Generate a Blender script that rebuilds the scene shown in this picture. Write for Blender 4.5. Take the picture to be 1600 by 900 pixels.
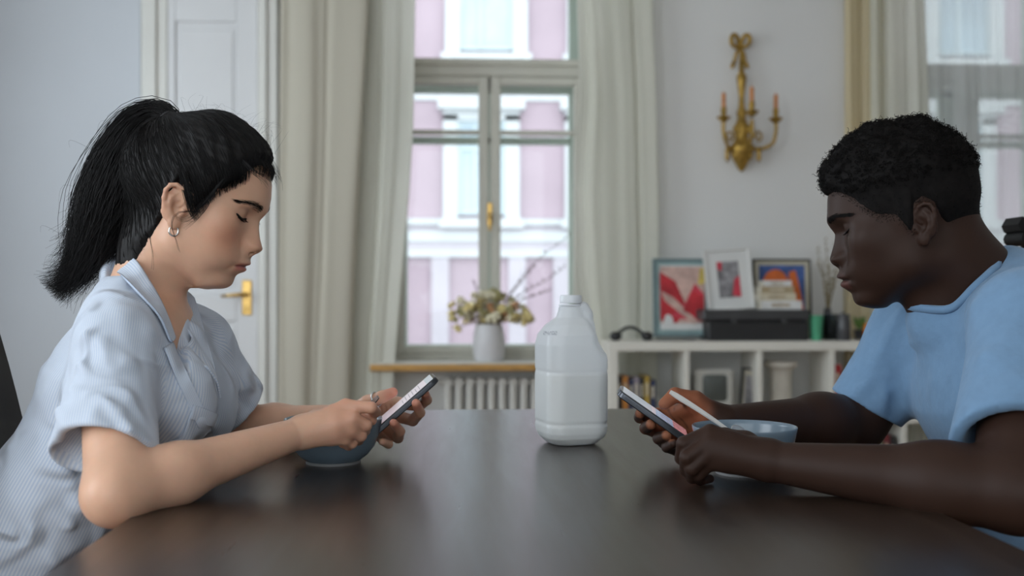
import bpy, bmesh, math, random
import numpy as np
from mathutils import Vector, Matrix

scene = bpy.context.scene
for o in list(bpy.data.objects):
    bpy.data.objects.remove(o)
COL = scene.collection
random.seed(7)
RNG = np.random.default_rng(7)

# ------------------------------------------------------------------ camera
CAM = np.array([0.0, 0.0, 0.993])
YAW = math.radians(2.86)
FPX = 1600.0
HOR = 460.0
FWD = np.array([math.sin(YAW), math.cos(YAW), 0.0])
RGT = np.array([math.cos(YAW), -math.sin(YAW), 0.0])
UPV = np.array([0.0, 0.0, 1.0])
cam_data = bpy.data.cameras.new('camera')
cam_data.sensor_width = 36.0
cam_data.lens = 36.0 * FPX / 1600.0
cam_data.shift_y = (HOR - 450.0) / 1600.0
cam_data.clip_start = 0.02
cam_data.clip_end = 200
cam_data.dof.use_dof = True
cam_data.dof.focus_distance = 1.43
cam_data.dof.aperture_fstop = 3.6
cam = bpy.data.objects.new('camera', cam_data)
cam.location = CAM
cam.rotation_euler = (math.pi / 2, 0, -YAW)
COL.objects.link(cam)
scene.camera = cam

# ------------------------------------------------------------------ light
world = bpy.data.worlds.new('overcast_sky')
scene.world = world
world.use_nodes = True
wn = world.node_tree.nodes
wn['Background'].inputs[0].default_value = (0.88, 0.95, 1.0, 1)
wn['Background'].inputs[1].default_value = 2.35

def area_light(name, loc, target, sx, sy, power, col):
    d = bpy.data.lights.new(name, 'AREA')
    d.shape = 'RECTANGLE'
    d.size = sx
    d.size_y = sy
    d.energy = power
    d.color = col
    o = bpy.data.objects.new(name, d)
    o.location = loc
    v = Vector(target) - Vector(loc)
    o.rotation_euler = v.to_track_quat('-Z', 'Y').to_euler()
    COL.objects.link(o)
    return o

# lamps added at unseen openings of the left wall, for daylight from that side
area_light('side_daylight_lamp', (-2.58, 0.2, 1.75), (0.0, 1.0, 1.2), 1.6, 2.0, 26, (0.84, 0.92, 1.0))
area_light('side_daylight_lamp', (-2.58, 3.3, 1.75), (0.0, 3.3, 1.2), 1.6, 2.0, 20, (0.74, 0.87, 1.0))

scene.view_settings.view_transform = 'Standard'
scene.view_settings.look = 'None'
scene.view_settings.exposure = 0.25
scene.view_settings.gamma = 1.0
scene.view_settings.use_curve_mapping = False

# ------------------------------------------------------------------ helpers
def P(px, py, d):
    """point seen at pixel (px, py) of the photograph, d metres along the camera axis"""
    return CAM + FWD * d + RGT * ((px - 800.0) / FPX * d) + UPV * ((HOR - py) / FPX * d)

def W(px, py, Y):
    """point of the plane y = Y seen at pixel (px, py)"""
    r = FWD + RGT * ((px - 800.0) / FPX) + UPV * ((HOR - py) / FPX)
    return CAM + r * (Y / r[1])

def wx(px, Y):
    return float(W(px, HOR, Y)[0])

def wz(py, Y, px=800):
    return float(W(px, py, Y)[2])

MATS = {}

def rgb(r, g, b):
    """sRGB 0-255 to linear"""
    out = []
    for c in (r, g, b):
        c = c / 255.0
        out.append(c / 12.92 if c <= 0.04045 else ((c + 0.055) / 1.055) ** 2.4)
    return tuple(out)

def mat(name, col, rough=0.5, metal=0.0, spec=0.5, var=None, bump=None, coat=0.0, trans=0.0, sss=0.0,
        ssr=(1.0, 0.35, 0.2), sscale=0.006, emit=None, stretch=None, sheen=0.0, ior=None):
    m = bpy.data.materials.new(name)
    m.use_nodes = True
    nt = m.node_tree
    b = nt.nodes['Principled BSDF']
    c4 = (col[0], col[1], col[2], 1)
    b.inputs['Base Color'].default_value = c4
    b.inputs['Roughness'].default_value = rough
    b.inputs['Metallic'].default_value = metal
    b.inputs['Specular IOR Level'].default_value = spec
    b.inputs['Coat Weight'].default_value = coat
    b.inputs['Transmission Weight'].default_value = trans
    if ior:
        b.inputs['IOR'].default_value = ior
    if sheen:
        b.inputs['Sheen Weight'].default_value = sheen
    if sss:
        b.inputs['Subsurface Weight'].default_value = sss
        b.inputs['Subsurface Radius'].default_value = ssr
        b.inputs['Subsurface Scale'].default_value = sscale
    if emit:
        b.inputs['Emission Color'].default_value = (*emit[0], 1)
        b.inputs['Emission Strength'].default_value = emit[1]
    if var or bump:
        tc = nt.nodes.new('ShaderNodeTexCoord')
        mp = nt.nodes.new('ShaderNodeMapping')
        nt.links.new(tc.outputs['Object'], mp.inputs['Vector'])
        if stretch:
            mp.inputs['Scale'].default_value = stretch
    if var:
        scale, amount = var
        n = nt.nodes.new('ShaderNodeTexNoise')
        n.inputs['Scale'].default_value = scale
        n.inputs['Detail'].default_value = 6
        nt.links.new(mp.outputs[0], n.inputs['Vector'])
        r = nt.nodes.new('ShaderNodeValToRGB')
        lo = tuple(max(0, x * (1 - amount)) for x in col)
        hi = tuple(min(1, x * (1 + amount)) for x in col)
        r.color_ramp.elements[0].position = 0.32
        r.color_ramp.elements[1].position = 0.68
        r.color_ramp.elements[0].color = (*lo, 1)
        r.color_ramp.elements[1].color = (*hi, 1)
        nt.links.new(n.outputs['Fac'], r.inputs['Fac'])
        nt.links.new(r.outputs['Color'], b.inputs['Base Color'])
    if bump:
        scale, strength, dist = bump
        n2 = nt.nodes.new('ShaderNodeTexNoise')
        n2.inputs['Scale'].default_value = scale
        n2.inputs['Detail'].default_value = 5
        nt.links.new(mp.outputs[0], n2.inputs['Vector'])
        bp = nt.nodes.new('ShaderNodeBump')
        bp.inputs['Strength'].default_value = strength
        bp.inputs['Distance'].default_value = dist
        nt.links.new(n2.outputs['Fac'], bp.inputs['Height'])
        nt.links.new(bp.outputs[0], b.inputs['Normal'])
    MATS[name] = m
    return m

def glass_mat(name, tint=(1, 1, 1), gloss=0.08):
    m = bpy.data.materials.new(name)
    m.use_nodes = True
    nt = m.node_tree
    nt.nodes.clear()
    out = nt.nodes.new('ShaderNodeOutputMaterial')
    mix = nt.nodes.new('ShaderNodeMixShader')
    tr = nt.nodes.new('ShaderNodeBsdfTransparent')
    gl = nt.nodes.new('ShaderNodeBsdfGlossy')
    fr = nt.nodes.new('ShaderNodeFresnel')
    fr.inputs['IOR'].default_value = 1.3
    gl.inputs['Roughness'].default_value = 0.02
    tr.inputs['Color'].default_value = (*tint, 1)
    nt.links.new(fr.outputs[0], mix.inputs[0])
    nt.links.new(tr.outputs[0], mix.inputs[1])
    nt.links.new(gl.outputs[0], mix.inputs[2])
    nt.links.new(mix.outputs[0], out.inputs[0])
    MATS[name] = m
    return m

def cloth_mat(name, col, transl=0.5, transp=0.0, tcol=None, bump=None):
    m = bpy.data.materials.new(name)
    m.use_nodes = True
    nt = m.node_tree
    nt.nodes.clear()
    out = nt.nodes.new('ShaderNodeOutputMaterial')
    d = nt.nodes.new('ShaderNodeBsdfDiffuse')
    t = nt.nodes.new('ShaderNodeBsdfTranslucent')
    d.inputs['Color'].default_value = (*col, 1)
    t.inputs['Color'].default_value = (*(tcol or col), 1)
    mx = nt.nodes.new('ShaderNodeMixShader')
    mx.inputs[0].default_value = transl
    nt.links.new(d.outputs[0], mx.inputs[1])
    nt.links.new(t.outputs[0], mx.inputs[2])
    last = mx
    if transp > 0:
        tr = nt.nodes.new('ShaderNodeBsdfTransparent')
        m2 = nt.nodes.new('ShaderNodeMixShader')
        m2.inputs[0].default_value = transp
        nt.links.new(mx.outputs[0], m2.inputs[1])
        nt.links.new(tr.outputs[0], m2.inputs[2])
        last = m2
    nt.links.new(last.outputs[0], out.inputs[0])
    MATS[name] = m
    return m

ORG = {}

def tag(o, label=None, cat=None, group=None, kind=None):
    if label:
        o['label'] = label
    if cat:
        o['category'] = cat
    if group:
        o['group'] = group
    if kind:
        o['kind'] = kind
    return o

def thing(name, label, cat, loc=(0, 0, 0), group=None, kind=None):
    o = bpy.data.objects.new(name, None)
    o.empty_display_size = 0.05
    o.location = loc
    COL.objects.link(o)
    ORG[o.name] = np.array(loc, float)
    return tag(o, label, cat, group, kind)

def link_mesh(name, verts, faces, m, parent=None, smooth=False, mats=None, fmat=None):
    v = np.asarray(verts, float)
    org = ORG.get(parent.name, np.zeros(3)) if parent else np.zeros(3)
    if parent is None and len(v):
        org = np.array([(v[:, 0].min() + v[:, 0].max()) / 2, (v[:, 1].min() + v[:, 1].max()) / 2, v[:, 2].min()])
    me = bpy.data.meshes.new(name)
    me.from_pydata([tuple(p) for p in (v - org)], [], [tuple(int(i) for i in f) for f in faces])
    if mats:
        for mm in mats:
            me.materials.append(MATS[mm] if isinstance(mm, str) else mm)
        if fmat is not None:
            me.polygons.foreach_set('material_index', np.asarray(fmat, dtype=np.int32))
    else:
        me.materials.append(MATS[m] if isinstance(m, str) else m)
    if len(faces) < 30000:
        bm = bmesh.new()
        bm.from_mesh(me)
        bmesh.ops.recalc_face_normals(bm, faces=bm.faces)
        bm.to_mesh(me)
        bm.free()
    if smooth is True:
        me.shade_smooth()
    elif smooth:
        me.shade_smooth()
        me.set_sharp_from_angle(angle=math.radians(smooth))
    me.update()
    o = bpy.data.objects.new(name, me)
    COL.objects.link(o)
    if parent:
        o.parent = parent
        ORG[o.name] = org
    else:
        o.location = org
        ORG[o.name] = org
    return o

class MB:
    def __init__(s):
        s.v, s.f, s.m = [], [], []
        s.cur = 0

    def add(s, verts, faces):
        n = len(s.v)
        s.v += [tuple(map(float, p)) for p in verts]
        for f in faces:
            s.f.append(tuple(i + n for i in f))
            s.m.append(s.cur)
        return s

    def box(s, x0, x1, y0, y1, z0, z1, b=0.0):
        if b <= 0:
            v = [(x, y, z) for x in (x0, x1) for y in (y0, y1) for z in (z0, z1)]
            f = [(0, 1, 3, 2), (4, 6, 7, 5), (0, 4, 5, 1), (2, 3, 7, 6), (0, 2, 6, 4), (1, 5, 7, 3)]
            return s.add(v, f)
        b = min(b, abs(x1 - x0) / 2.01, abs(y1 - y0) / 2.01, abs(z1 - z0) / 2.01)
        # chamfered box: 24 vertices
        xs, ys, zs = (x0, x1), (y0, y1), (z0, z1)
        v, idx = [], {}
        for i in (0, 1):
            for j in (0, 1):
                for k in (0, 1):
                    sx, sy, sz = (1 - 2 * i), (1 - 2 * j), (1 - 2 * k)
                    for a in range(3):
                        p = [xs[i] + sx * b, ys[j] + sy * b, zs[k] + sz * b]
                        p[a] = (xs, ys, zs)[a][(i, j, k)[a]]
                        idx[(i, j, k, a)] = len(v)
                        v.append(p)
        f = []
        I = idx
        for i in (0, 1):
            q = [I[(i, 0, 0, 0)], I[(i, 1, 0, 0)], I[(i, 1, 1, 0)], I[(i, 0, 1, 0)]]
            f.append(q if i else q[::-1])
            q = [I[(0, i, 0, 1)], I[(1, i, 0, 1)], I[(1, i, 1, 1)], I[(0, i, 1, 1)]]
            f.append(q[::-1] if i else q)
            q = [I[(0, 0, i, 2)], I[(1, 0, i, 2)], I[(1, 1, i, 2)], I[(0, 1, i, 2)]]
            f.append(q if i else q[::-1])
        for i in (0, 1):
            for j in (0, 1):
                q = [I[(i, j, 0, 0)], I[(i, j, 1, 0)], I[(i, j, 1, 1)], I[(i, j, 0, 1)]]
                f.append(q if (i == j) else q[::-1])
                q = [I[(0, i, j, 1)], I[(1, i, j, 1)], I[(1, i, j, 2)], I[(0, i, j, 2)]]
                f.append(q if (i != j) else q[::-1])
                q = [I[(i, 0, j, 0)], I[(i, 1, j, 0)], I[(i, 1, j, 2)], I[(i, 0, j, 2)]]
                f.append(q if (i != j) else q[::-1])
                for k in (0, 1):
                    q = [I[(i, j, k, 0)], I[(i, j, k, 1)], I[(i, j, k, 2)]]
                    if j == 0 or True:
                        pass
        for i in (0, 1):
            for j in (0, 1):
                for k in (0, 1):
                    q = [I[(i, j, k, 0)], I[(i, j, k, 1)], I[(i, j, k, 2)]]
                    f.append(q if (i + j + k) % 2 == 1 else q[::-1])
        return s.add(v, f)

    def lathe(s, cx, cy, prof, n=32, cap=True):
        """prof: list of (r, z)"""
        v, f = [], []
        for (r, z) in prof:
            for i in range(n):
                a = 2 * math.pi * i / n
                v.append((cx + r * math.cos(a), cy + r * math.sin(a), z))
        for k in range(len(prof) - 1):
            for i in range(n):
                j = (i + 1) % n
                f.append((k * n + i, k * n + j, (k + 1) * n + j, (k + 1) * n + i))
        if cap:
            f.append(tuple(range(n))[::-1])
            f.append(tuple((len(prof) - 1) * n + i for i in range(n)))
        return s.add(v, f)

    def tube(s, pts, rad, n=8, cap=True):
        pts = [np.asarray(p, float) for p in pts]
        m = len(pts)
        rr = [rad] * m if np.isscalar(rad) else list(rad)
        v, f = [], []
        t0 = pts[1] - pts[0]
        ref = np.array([0, 0, 1.0]) if abs(t0[2]) < 0.9 * np.linalg.norm(t0) else np.array([1.0, 0, 0])
        u = None
        for k in range(m):
            t = pts[min(k + 1, m - 1)] - pts[max(k - 1, 0)]
            t = t / (np.linalg.norm(t) + 1e-12)
            if u is None:
                u = np.cross(t, ref)
            else:
                u = u - t * np.dot(u, t)
            u = u / (np.linalg.norm(u) + 1e-12)
            w = np.cross(t, u)
            for i in range(n):
                a = 2 * math.pi * i / n
                v.append(pts[k] + rr[k] * (math.cos(a) * u + math.sin(a) * w))
        for k in range(m - 1):
            for i in range(n):
                j = (i + 1) % n
                f.append((k * n + i, k * n + j, (k + 1) * n + j, (k + 1) * n + i))
        if cap:
            f.append(tuple(range(n))[::-1])
            f.append(tuple((m - 1) * n + i for i in range(n)))
        return s.add(v, f)

    def prism_y(s, poly, y0, y1):
        """poly of (x, z) counter-clockwise seen from -y, extruded y0..y1"""
        n = len(poly)
        v = [(x, y0, z) for x, z in poly] + [(x, y1, z) for x, z in poly]
        f = [tuple(range(n)), tuple(range(2 * n - 1, n - 1, -1))]
        for i in range(n):
            j = (i + 1) % n
            f.append((j, i, i + n, j + n))
        return s.add(v, f)

    def sphere(s, c, r, nu=16, nv=10):
        r = (r, r, r) if np.isscalar(r) else r
        v, f = [], []
        for k in range(nv + 1):
            th = math.pi * k / nv
            for i in range(nu):
                a = 2 * math.pi * i / nu
                v.append((c[0] + r[0] * math.sin(th) * math.cos(a), c[1] + r[1] * math.sin(th) * math.sin(a), c[2] + r[2] * math.cos(th)))
        for k in range(nv):
            for i in range(nu):
                j = (i + 1) % nu
                f.append((k * nu + i, (k + 1) * nu + i, (k + 1) * nu + j, k * nu + j))
        return s.add(v, f)

    def xform(s, M, start=0):
        for i in range(start, len(s.v)):
            s.v[i] = tuple(M @ Vector(s.v[i]))
        return s

    def build(s, name, m, parent=None, smooth=False, mats=None):
        return link_mesh(name, s.v, s.f, m, parent, smooth, mats, s.m if mats else None)

def copy_thing(o, offset, label=None):
    c = o.copy()
    COL.objects.link(c)
    c.location = Vector(o.location) + Vector(offset)
    if label:
        c['label'] = label
    for ch in list(o.children):
        d = ch.copy()
        COL.objects.link(d)
        d.parent = c
        for g in list(ch.children):
            e = g.copy()
            COL.objects.link(e)
            e.parent = d
    return c

def catmull(pts, n):
    pts = np.asarray(pts, float)
    out = []
    m = len(pts)
    for i in range(m - 1):
        p0 = pts[max(i - 1, 0)]
        p1, p2 = pts[i], pts[i + 1]
        p3 = pts[min(i + 2, m - 1)]
        for k in range(n):
            t = k / n
            out.append(0.5 * ((2 * p1) + (-p0 + p2) * t + (2 * p0 - 5 * p1 + 4 * p2 - p3) * t * t + (-p0 + 3 * p1 - 3 * p2 + p3) * t ** 3))
    out.append(pts[-1])
    return np.array(out)

# ------------------------------------------------------------------ materials of the room
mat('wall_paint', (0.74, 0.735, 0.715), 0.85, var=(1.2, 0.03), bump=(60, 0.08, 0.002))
mat('wall_cool_tone', (0.575, 0.60, 0.63), 0.8, var=(1.2, 0.03), bump=(60, 0.08, 0.002))  # cooler, slightly darker copy of the wall colour
mat('ceiling_paint', (0.84, 0.84, 0.82), 0.9, var=(1.0, 0.02))
mat('parquet', (0.22, 0.12, 0.06), 0.4, var=(6, 0.3), stretch=(1, 8, 1))
mat('white_enamel', (0.68, 0.67, 0.62), 0.35, var=(3, 0.03))
mat('door_paint', (0.68, 0.68, 0.68), 0.4, var=(3, 0.02))
mat('sill_paint', (0.66, 0.65, 0.58), 0.4, var=(3, 0.04))
mat('window_paint', (0.58, 0.565, 0.49), 0.45, var=(4, 0.04))
mat('outer_window_paint', (0.55, 0.62, 0.56), 0.5, var=(4, 0.04))
mat('oak_edge', (0.50, 0.27, 0.07), 0.45, var=(14, 0.25), stretch=(1, 12, 12))
mat('brass', (0.62, 0.40, 0.13), 0.3, metal=1.0, var=(30, 0.2))
mat('old_gilt', (0.40, 0.25, 0.055), 0.42, metal=0.75, var=(60, 0.45), bump=(90, 0.4, 0.003))
mat('candle_wax', (0.60, 0.24, 0.07), 0.5, var=(40, 0.15), sss=0.2)
glass_mat('window_glass', (0.96, 0.98, 0.97))
cloth_mat('curtain_linen', (0.66, 0.62, 0.52), 0.30)
cloth_mat('curtain_muslin', (0.86, 0.85, 0.77), 0.62, 0.08, (0.95, 0.95, 0.90))
cloth_mat('curtain_sheer', (0.78, 0.80, 0.79), 0.55, 0.55, (0.86, 0.90, 0.89))
cloth_mat('curtain_yellow', (0.80, 0.73, 0.56), 0.5, 0.0, (0.92, 0.83, 0.58))

WY = 5.20          # inner face of the back wall
GY = 5.42          # inner window frames
OY = 5.64          # outer window frames
WIN = [wx(765, GY), wx(1512, GY)]
HALF = 0.545
SILL_Z = wz(563, 5.3)
TOP_Z = 3.0

# ------------------------------------------------------------------ shell
m = MB()
xs = [-2.6, WIN[0] - HALF, WIN[0] + HALF, WIN[1] - HALF, WIN[1] + HALF, 4.2]
m.box(xs[0], xs[1], WY, 5.8, 0, 3.25)
m.box(xs[2], xs[3], WY, 5.8, 0, 3.25)
m.box(xs[4], xs[5], WY, 5.8, 0, 3.25)
for a, b in ((1, 2), (3, 4)):
    m.box(xs[a], xs[b], WY + 0.16, 5.8, 0, SILL_Z - 0.03)
    m.box(xs[a], xs[b], WY, 5.8, TOP_Z, 3.25)
tag(m.build('wall_back', 'wall_paint'), kind='structure')
m = MB()
m.box(-2.6, 4.2, -2.6, 5.8, -0.1, 0)
tag(m.build('floor', 'parquet'), kind='structure')
m = MB()
m.box(-2.6, 4.2, -2.6, 5.8, 3.25, 3.35)
tag(m.build('ceiling', 'ceiling_paint'), kind='structure')
m = MB()
ops = [(-0.6, 1.0), (2.5, 4.1)]          # two tall openings out of the picture, made to admit side light
ys = [-2.6] + [v for p in ops for v in p] + [5.8]
for k in range(0, len(ys), 2):
    m.box(-2.75, -2.6, ys[k], ys[k + 1], 0, 3.25)
for y0, y1 in ops:
    m.box(-2.75, -2.6, y0, y1, 0, 0.7)
    m.box(-2.75, -2.6, y0, y1, 2.8, 3.25)
tag(m.build('wall_left', 'wall_cool_tone'), kind='structure')
m = MB()
m.box(1.1, 4.35, -2.75, -2.6, 0, 3.25)  # unseen wall, added with a wide opening that sets the frontal light
m.box(-2.75, 1.1, -2.75, -2.6, 0, 0.7)
m.box(-2.75, 1.1, -2.75, -2.6, 2.9, 3.25)
tag(m.build('wall_front', 'wall_paint'), kind='structure')
m = MB()
m.box(4.2, 4.35, -2.6, 5.8, 0, 3.25)
tag(m.build('wall_right', 'wall_paint'), kind='structure')
m = MB()
m.box(-2.6, wx(219, WY - .03), WY - 0.03, WY, 0, 3.25)  # thin slab laid over the back wall to give it the cooler tone
tag(m.build('wall_panel_left', 'wall_cool_tone'), kind='structure')
m = MB()
m.box(-2.6, wx(180, WY), WY - 0.05, WY - 0.03, 0, 0.12, 0.006)
tag(m.build('baseboard_back', 'white_enamel'), kind='structure')

# ------------------------------------------------------------------ door with its casing
dr = thing('door_1', 'white panelled door with brass lever handle, left of the curtains', 'door', (wx(333, WY), WY - 0.05, 0), kind='structure')
Y0 = WY - 0.05
zt = 2.72
xl, xr = wx(262, Y0), wx(403, Y0)
m = MB()
m.box(xl, xr, Y0 + 0.012, WY, 0.01, zt)
sw = wx(300, Y0) - wx(266, Y0)
m.box(xl, xl + sw * 0.35, Y0, Y0 + 0.014, 0.01, zt, 0.004)
m.box(xr - sw, xr, Y0, Y0 + 0.014, 0.01, zt, 0.004)
for z0, z1 in ((0.01, 0.25), (0.86, 1.0), (wz(40, Y0), zt)):
    m.box(xl + sw * 0.35, xr - sw, Y0, Y0 + 0.014, z0, z1, 0.004)
m.build('door_leaf', 'door_paint', dr)
for z0, z1 in ((0.29, 0.82), (1.04, wz(52, Y0))):
    m = MB()
    m.box(xl + sw * 0.35 + 0.02, xr - sw - 0.015, Y0 + 0.004, Y0 + 0.016, z0, z1, 0.008)
    m.box(xl + sw * 0.35 + 0.006, xr - sw - 0.004, Y0 + 0.009, Y0 + 0.015, z0 - 0.015, z1 + 0.015, 0.004)
    m.build('door_panel', 'door_paint', dr)
m = MB()
hx = wx(386, Y0)
m.box(hx - 0.024, hx + 0.024, Y0 - 0.008, Y0, wz(492, Y0), wz(438, Y0), 0.006)
hp = m.build('handle_plate', 'brass', dr)
m = MB()
hz = wz(460, Y0)
m.tube([(hx, Y0 - 0.005, hz), (hx, Y0 - 0.05, hz), (hx - 0.012, Y0 - 0.058, hz), (hx - 0.06, Y0 - 0.058, hz - 0.004), (hx - 0.115, Y0 - 0.056, hz - 0.008)], [0.011, 0.010, 0.011, 0.009, 0.007], 10)
m.build('lever', 'brass', dr, True)
m = MB()
m.tube([(hx, Y0 - 0.004, wz(484, Y0)), (hx, Y0 - 0.012, wz(484, Y0))], [0.007, 0.006], 10)
m.build('keyhole_cover', 'brass', dr, True)
m = MB()
for (a, b) in ((220, 262), (403, 434)):
    x0, x1 = wx(a, Y0), wx(b, Y0)
    m.box(x0, x1, Y0 - 0.005, WY, 0, zt + 0.1, 0.006)
    m.box(x0 + 0.02, x1 - 0.05, Y0 - 0.022, Y0 - 0.004, 0, zt + 0.1, 0.006)
m.box(wx(220, Y0), wx(434, Y0), Y0 - 0.005, WY, zt, zt + 0.13, 0.006)
tag(m.build('trim_1', 'white_enamel'), 'white door casing around the panelled door', kind='structure')

# ------------------------------------------------------------------ windows
def make_window(n, cx, label):
    w = thing('window_%d' % n, label, 'window', (cx, GY, SILL_Z), kind='structure')
    z_tr0, z_tr1 = wz(133, GY), wz(95, GY)
    z_m = wz(207, GY)
    zb = wz(541, GY)
    st = 0.075
    x0, x1 = cx - HALF, cx + HALF
    m = MB()
    m.box(x0, x0 + 0.05, GY, GY + 0.07, SILL_Z, TOP_Z, 0.004)
    m.box(x1 - 0.05, x1, GY, GY + 0.07, SILL_Z, TOP_Z, 0.004)
    m.box(x0 + 0.05, x1 - 0.05, GY, GY + 0.07, TOP_Z - 0.06, TOP_Z, 0.004)
    m.box(x0 + 0.05, x1 - 0.05, GY, GY + 0.07, SILL_Z, SILL_Z + 0.03, 0.004)
    m.box(x0 + 0.05, x1 - 0.05, GY - 0.01, GY + 0.07, z_tr0 + 0.045, z_tr1, 0.006)
    m.box(x0 + 0.05, x1 - 0.05, GY - 0.03, GY + 0.0, z_tr1 - 0.03, z_tr1 + 0.005, 0.006)
    m.build('window_frame', 'window_paint', w)
    # two casements
    for sgn in (-1, 1):
        a = cx + sgn * 0.006
        b = cx + sgn * (HALF - 0.052)
        lo, hi = min(a, b), max(a, b)
        inner = 0.052
        outer = 0.045
        l_st = outer if sgn < 0 else inner
        r_st = inner if sgn < 0 else outer
        m = MB()
        m.box(lo, lo + l_st, GY - 0.012, GY + 0.045, SILL_Z + 0.03, z_tr0 + 0.042, 0.005)
        m.box(hi - r_st, hi, GY - 0.012, GY + 0.045, SILL_Z + 0.03, z_tr0 + 0.042, 0.005)
        m.box(lo + l_st, hi - r_st, GY - 0.010, GY + 0.045, SILL_Z + 0.03, zb, 0.005)
        m.box(lo + l_st, hi - r_st, GY - 0.010, GY + 0.045, z_tr0, z_tr0 + 0.042, 0.005)
        m.box(lo + l_st, hi - r_st, GY - 0.004, GY + 0.04, z_m - 0.012, z_m + 0.012, 0.004)
        s = m.build('casement', 'window_paint', w)
        for z0, z1 in ((zb, z_m - 0.012), (z_m + 0.012, z_tr0)):
            m = MB()
            m.box(lo + l_st, hi - r_st, GY + 0.016, GY + 0.020, z0, z1)
            m.build('pane', 'window_glass', s)
    m = MB()
    m.box(x0 + 0.05, x1 - 0.05, GY + 0.03, GY + 0.034, z_tr1, TOP_Z - 0.06)
    m.build('pane', 'window_glass', w)
    # outer frames
    m = MB()
    oz = 0.05
    m.box(x0, x0 + 0.10, OY, OY + 0.05, SILL_Z, TOP_Z, 0.004)
    m.box(x1 - 0.10, x1, OY, OY + 0.05, SILL_Z, TOP_Z, 0.004)
    m.box(cx - 0.05, cx + 0.05, OY, OY + 0.05, SILL_Z, z_tr1 + oz, 0.004)
    m.box(x0 + 0.1, x1 - 0.1, OY, OY + 0.05, z_tr0 - 0.0, z_tr1 + 0.03, 0.004)
    m.box(x0 + 0.1, x1 - 0.1, OY, OY + 0.05, z_m - 0.03, z_m + 0.01, 0.004)
    m.box(x0 + 0.1, x1 - 0.1, OY, OY + 0.05, SILL_Z, zb - 0.0, 0.004)
    m.build('outer_frame', 'outer_window_paint', w)
    # brass espagnolette handle on the meeting stile
    m = MB()
    zc = wz(335, GY)
    m.box(cx - 0.014, cx + 0.014, GY - 0.02, GY - 0.012, zc - 0.06, zc + 0.06, 0.004)
    m.tube([(cx, GY - 0.016, zc), (cx, GY - 0.05, zc), (cx, GY - 0.055, zc - 0.02), (cx, GY - 0.052, zc - 0.09)], [0.008, 0.008, 0.009, 0.006], 8)
    m.build('window_handle', 'brass', w, 40)
    # sill board with an oak edge
    m = MB()
    m.box(x0 - 0.06, x1 + 0.06, WY - 0.06, GY + 0.01, SILL_Z - 0.03, SILL_Z, 0.006)
    sl = m.build('window_sill', 'sill_paint', w)
    m = MB()
    m.box(x0 - 0.06, x1 + 0.06, WY - 0.075, WY - 0.058, SILL_Z - 0.042, SILL_Z - 0.008, 0.004)
    m.build('sill_edge', 'oak_edge', sl)
    return w

make_window(1, WIN[0], 'tall white casement window behind the flower vase, between long curtains')
make_window(2, WIN[1], 'tall casement window veiled by a sheer curtain, behind the man')

# ------------------------------------------------------------------ curtains
def curtain(name, label, edges, Y, folds, amp, m_name, group=None, ph=0.0, nx=90, nz=40, z0=0.04, z1=3.05, th=0.003, seed=0):
    """edges: list of (py, px_left, px_right) in the photograph on the plane Y"""
    r = np.random.default_rng(seed)
    zs = np.linspace(z0, z1, nz)
    ez = np.array([wz(e[0], Y) for e in edges])
    el = np.array([wx(e[1], Y) for e in edges])
    er = np.array([wx(e[2], Y) for e in edges])
    o = np.argsort(ez)
    L = np.interp(zs, ez[o], el[o])
    R = np.interp(zs, ez[o], er[o])
    u = np.linspace(0, 1, nx)
    jit = r.normal(0, 0.5, 6)
    V = []
    for side in (0, 1):
        for k, z in enumerate(zs):
            uu = u + 0.012 * np.sin(3.1 * z + 6 * u + ph)
            phs = 2 * np.pi * folds * u + ph + 0.5 * np.sin(2.2 * z + jit[0]) * u + 0.9 * np.sin(2 * np.pi * u * 1.7 + jit[1])
            y = Y + amp * (np.sin(phs) + 0.35 * np.sin(2.3 * phs + jit[2] + 0.6 * z)) * (0.65 + 0.35 * np.sin(2 * np.pi * u * 1.3 + jit[3]))
            x = L[k] + (R[k] - L[k]) * uu + 0.3 * amp * np.cos(phs)
            x[0], x[-1] = L[k], R[k]
            for i in range(nx):
                V.append((x[i], y[i] + side * th, z))
    F = []
    N = nx * nz
    for k in range(nz - 1):
        for i in range(nx - 1):
            a = k * nx + i
            F.append((a, a + 1, a + nx + 1, a + nx))
            F.append((N + a, N + a + nx, N + a + nx + 1, N + a + 1))
    for k in range(nz - 1):
        for i in (0, nx - 1):
            a = k * nx + i
            F.append((a, a + nx, N + a + nx, N + a))
    for i in range(nx - 1):
        for k in (0, nz - 1):
            a = k * nx + i
            F.append((a, a + 1, N + a + 1, N + a))
    ob = link_mesh(name, V, F, m_name, None, True)
    return tag(ob, label, 'curtain', group)

curtain('linen_curtain', 'heavy cream linen curtain drawn to the left of the window, next to the door',
        [(-120, 440, 575), (0, 438, 575), (300, 436, 560), (640, 434, 545), (900, 434, 545)], WY - 0.12, 2.2, 0.018, 'curtain_linen', ph=0.4, seed=1)
curtain('muslin_curtain', 'thin white muslin curtain hanging over the left edge of the window, beside the cream one',
        [(-120, 545, 650), (0, 545, 649), (200, 542, 646), (300, 540, 640), (460, 535, 626), (600, 530, 614), (900, 528, 605)], WY - 0.05, 2.4, 0.017, 'curtain_muslin', ph=1.4, seed=2)
curtain('muslin_curtain', 'thin white muslin curtain at the right edge of the window, left of the wall sconce',
        [(-120, 900, 1014), (0, 901, 1018), (150, 906, 1024), (300, 897, 1028), (420, 905, 1028), (540, 918, 1024), (900, 925, 1030)], WY - 0.07, 2.8, 0.017, 'curtain_muslin', ph=0.2, seed=3)
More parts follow.
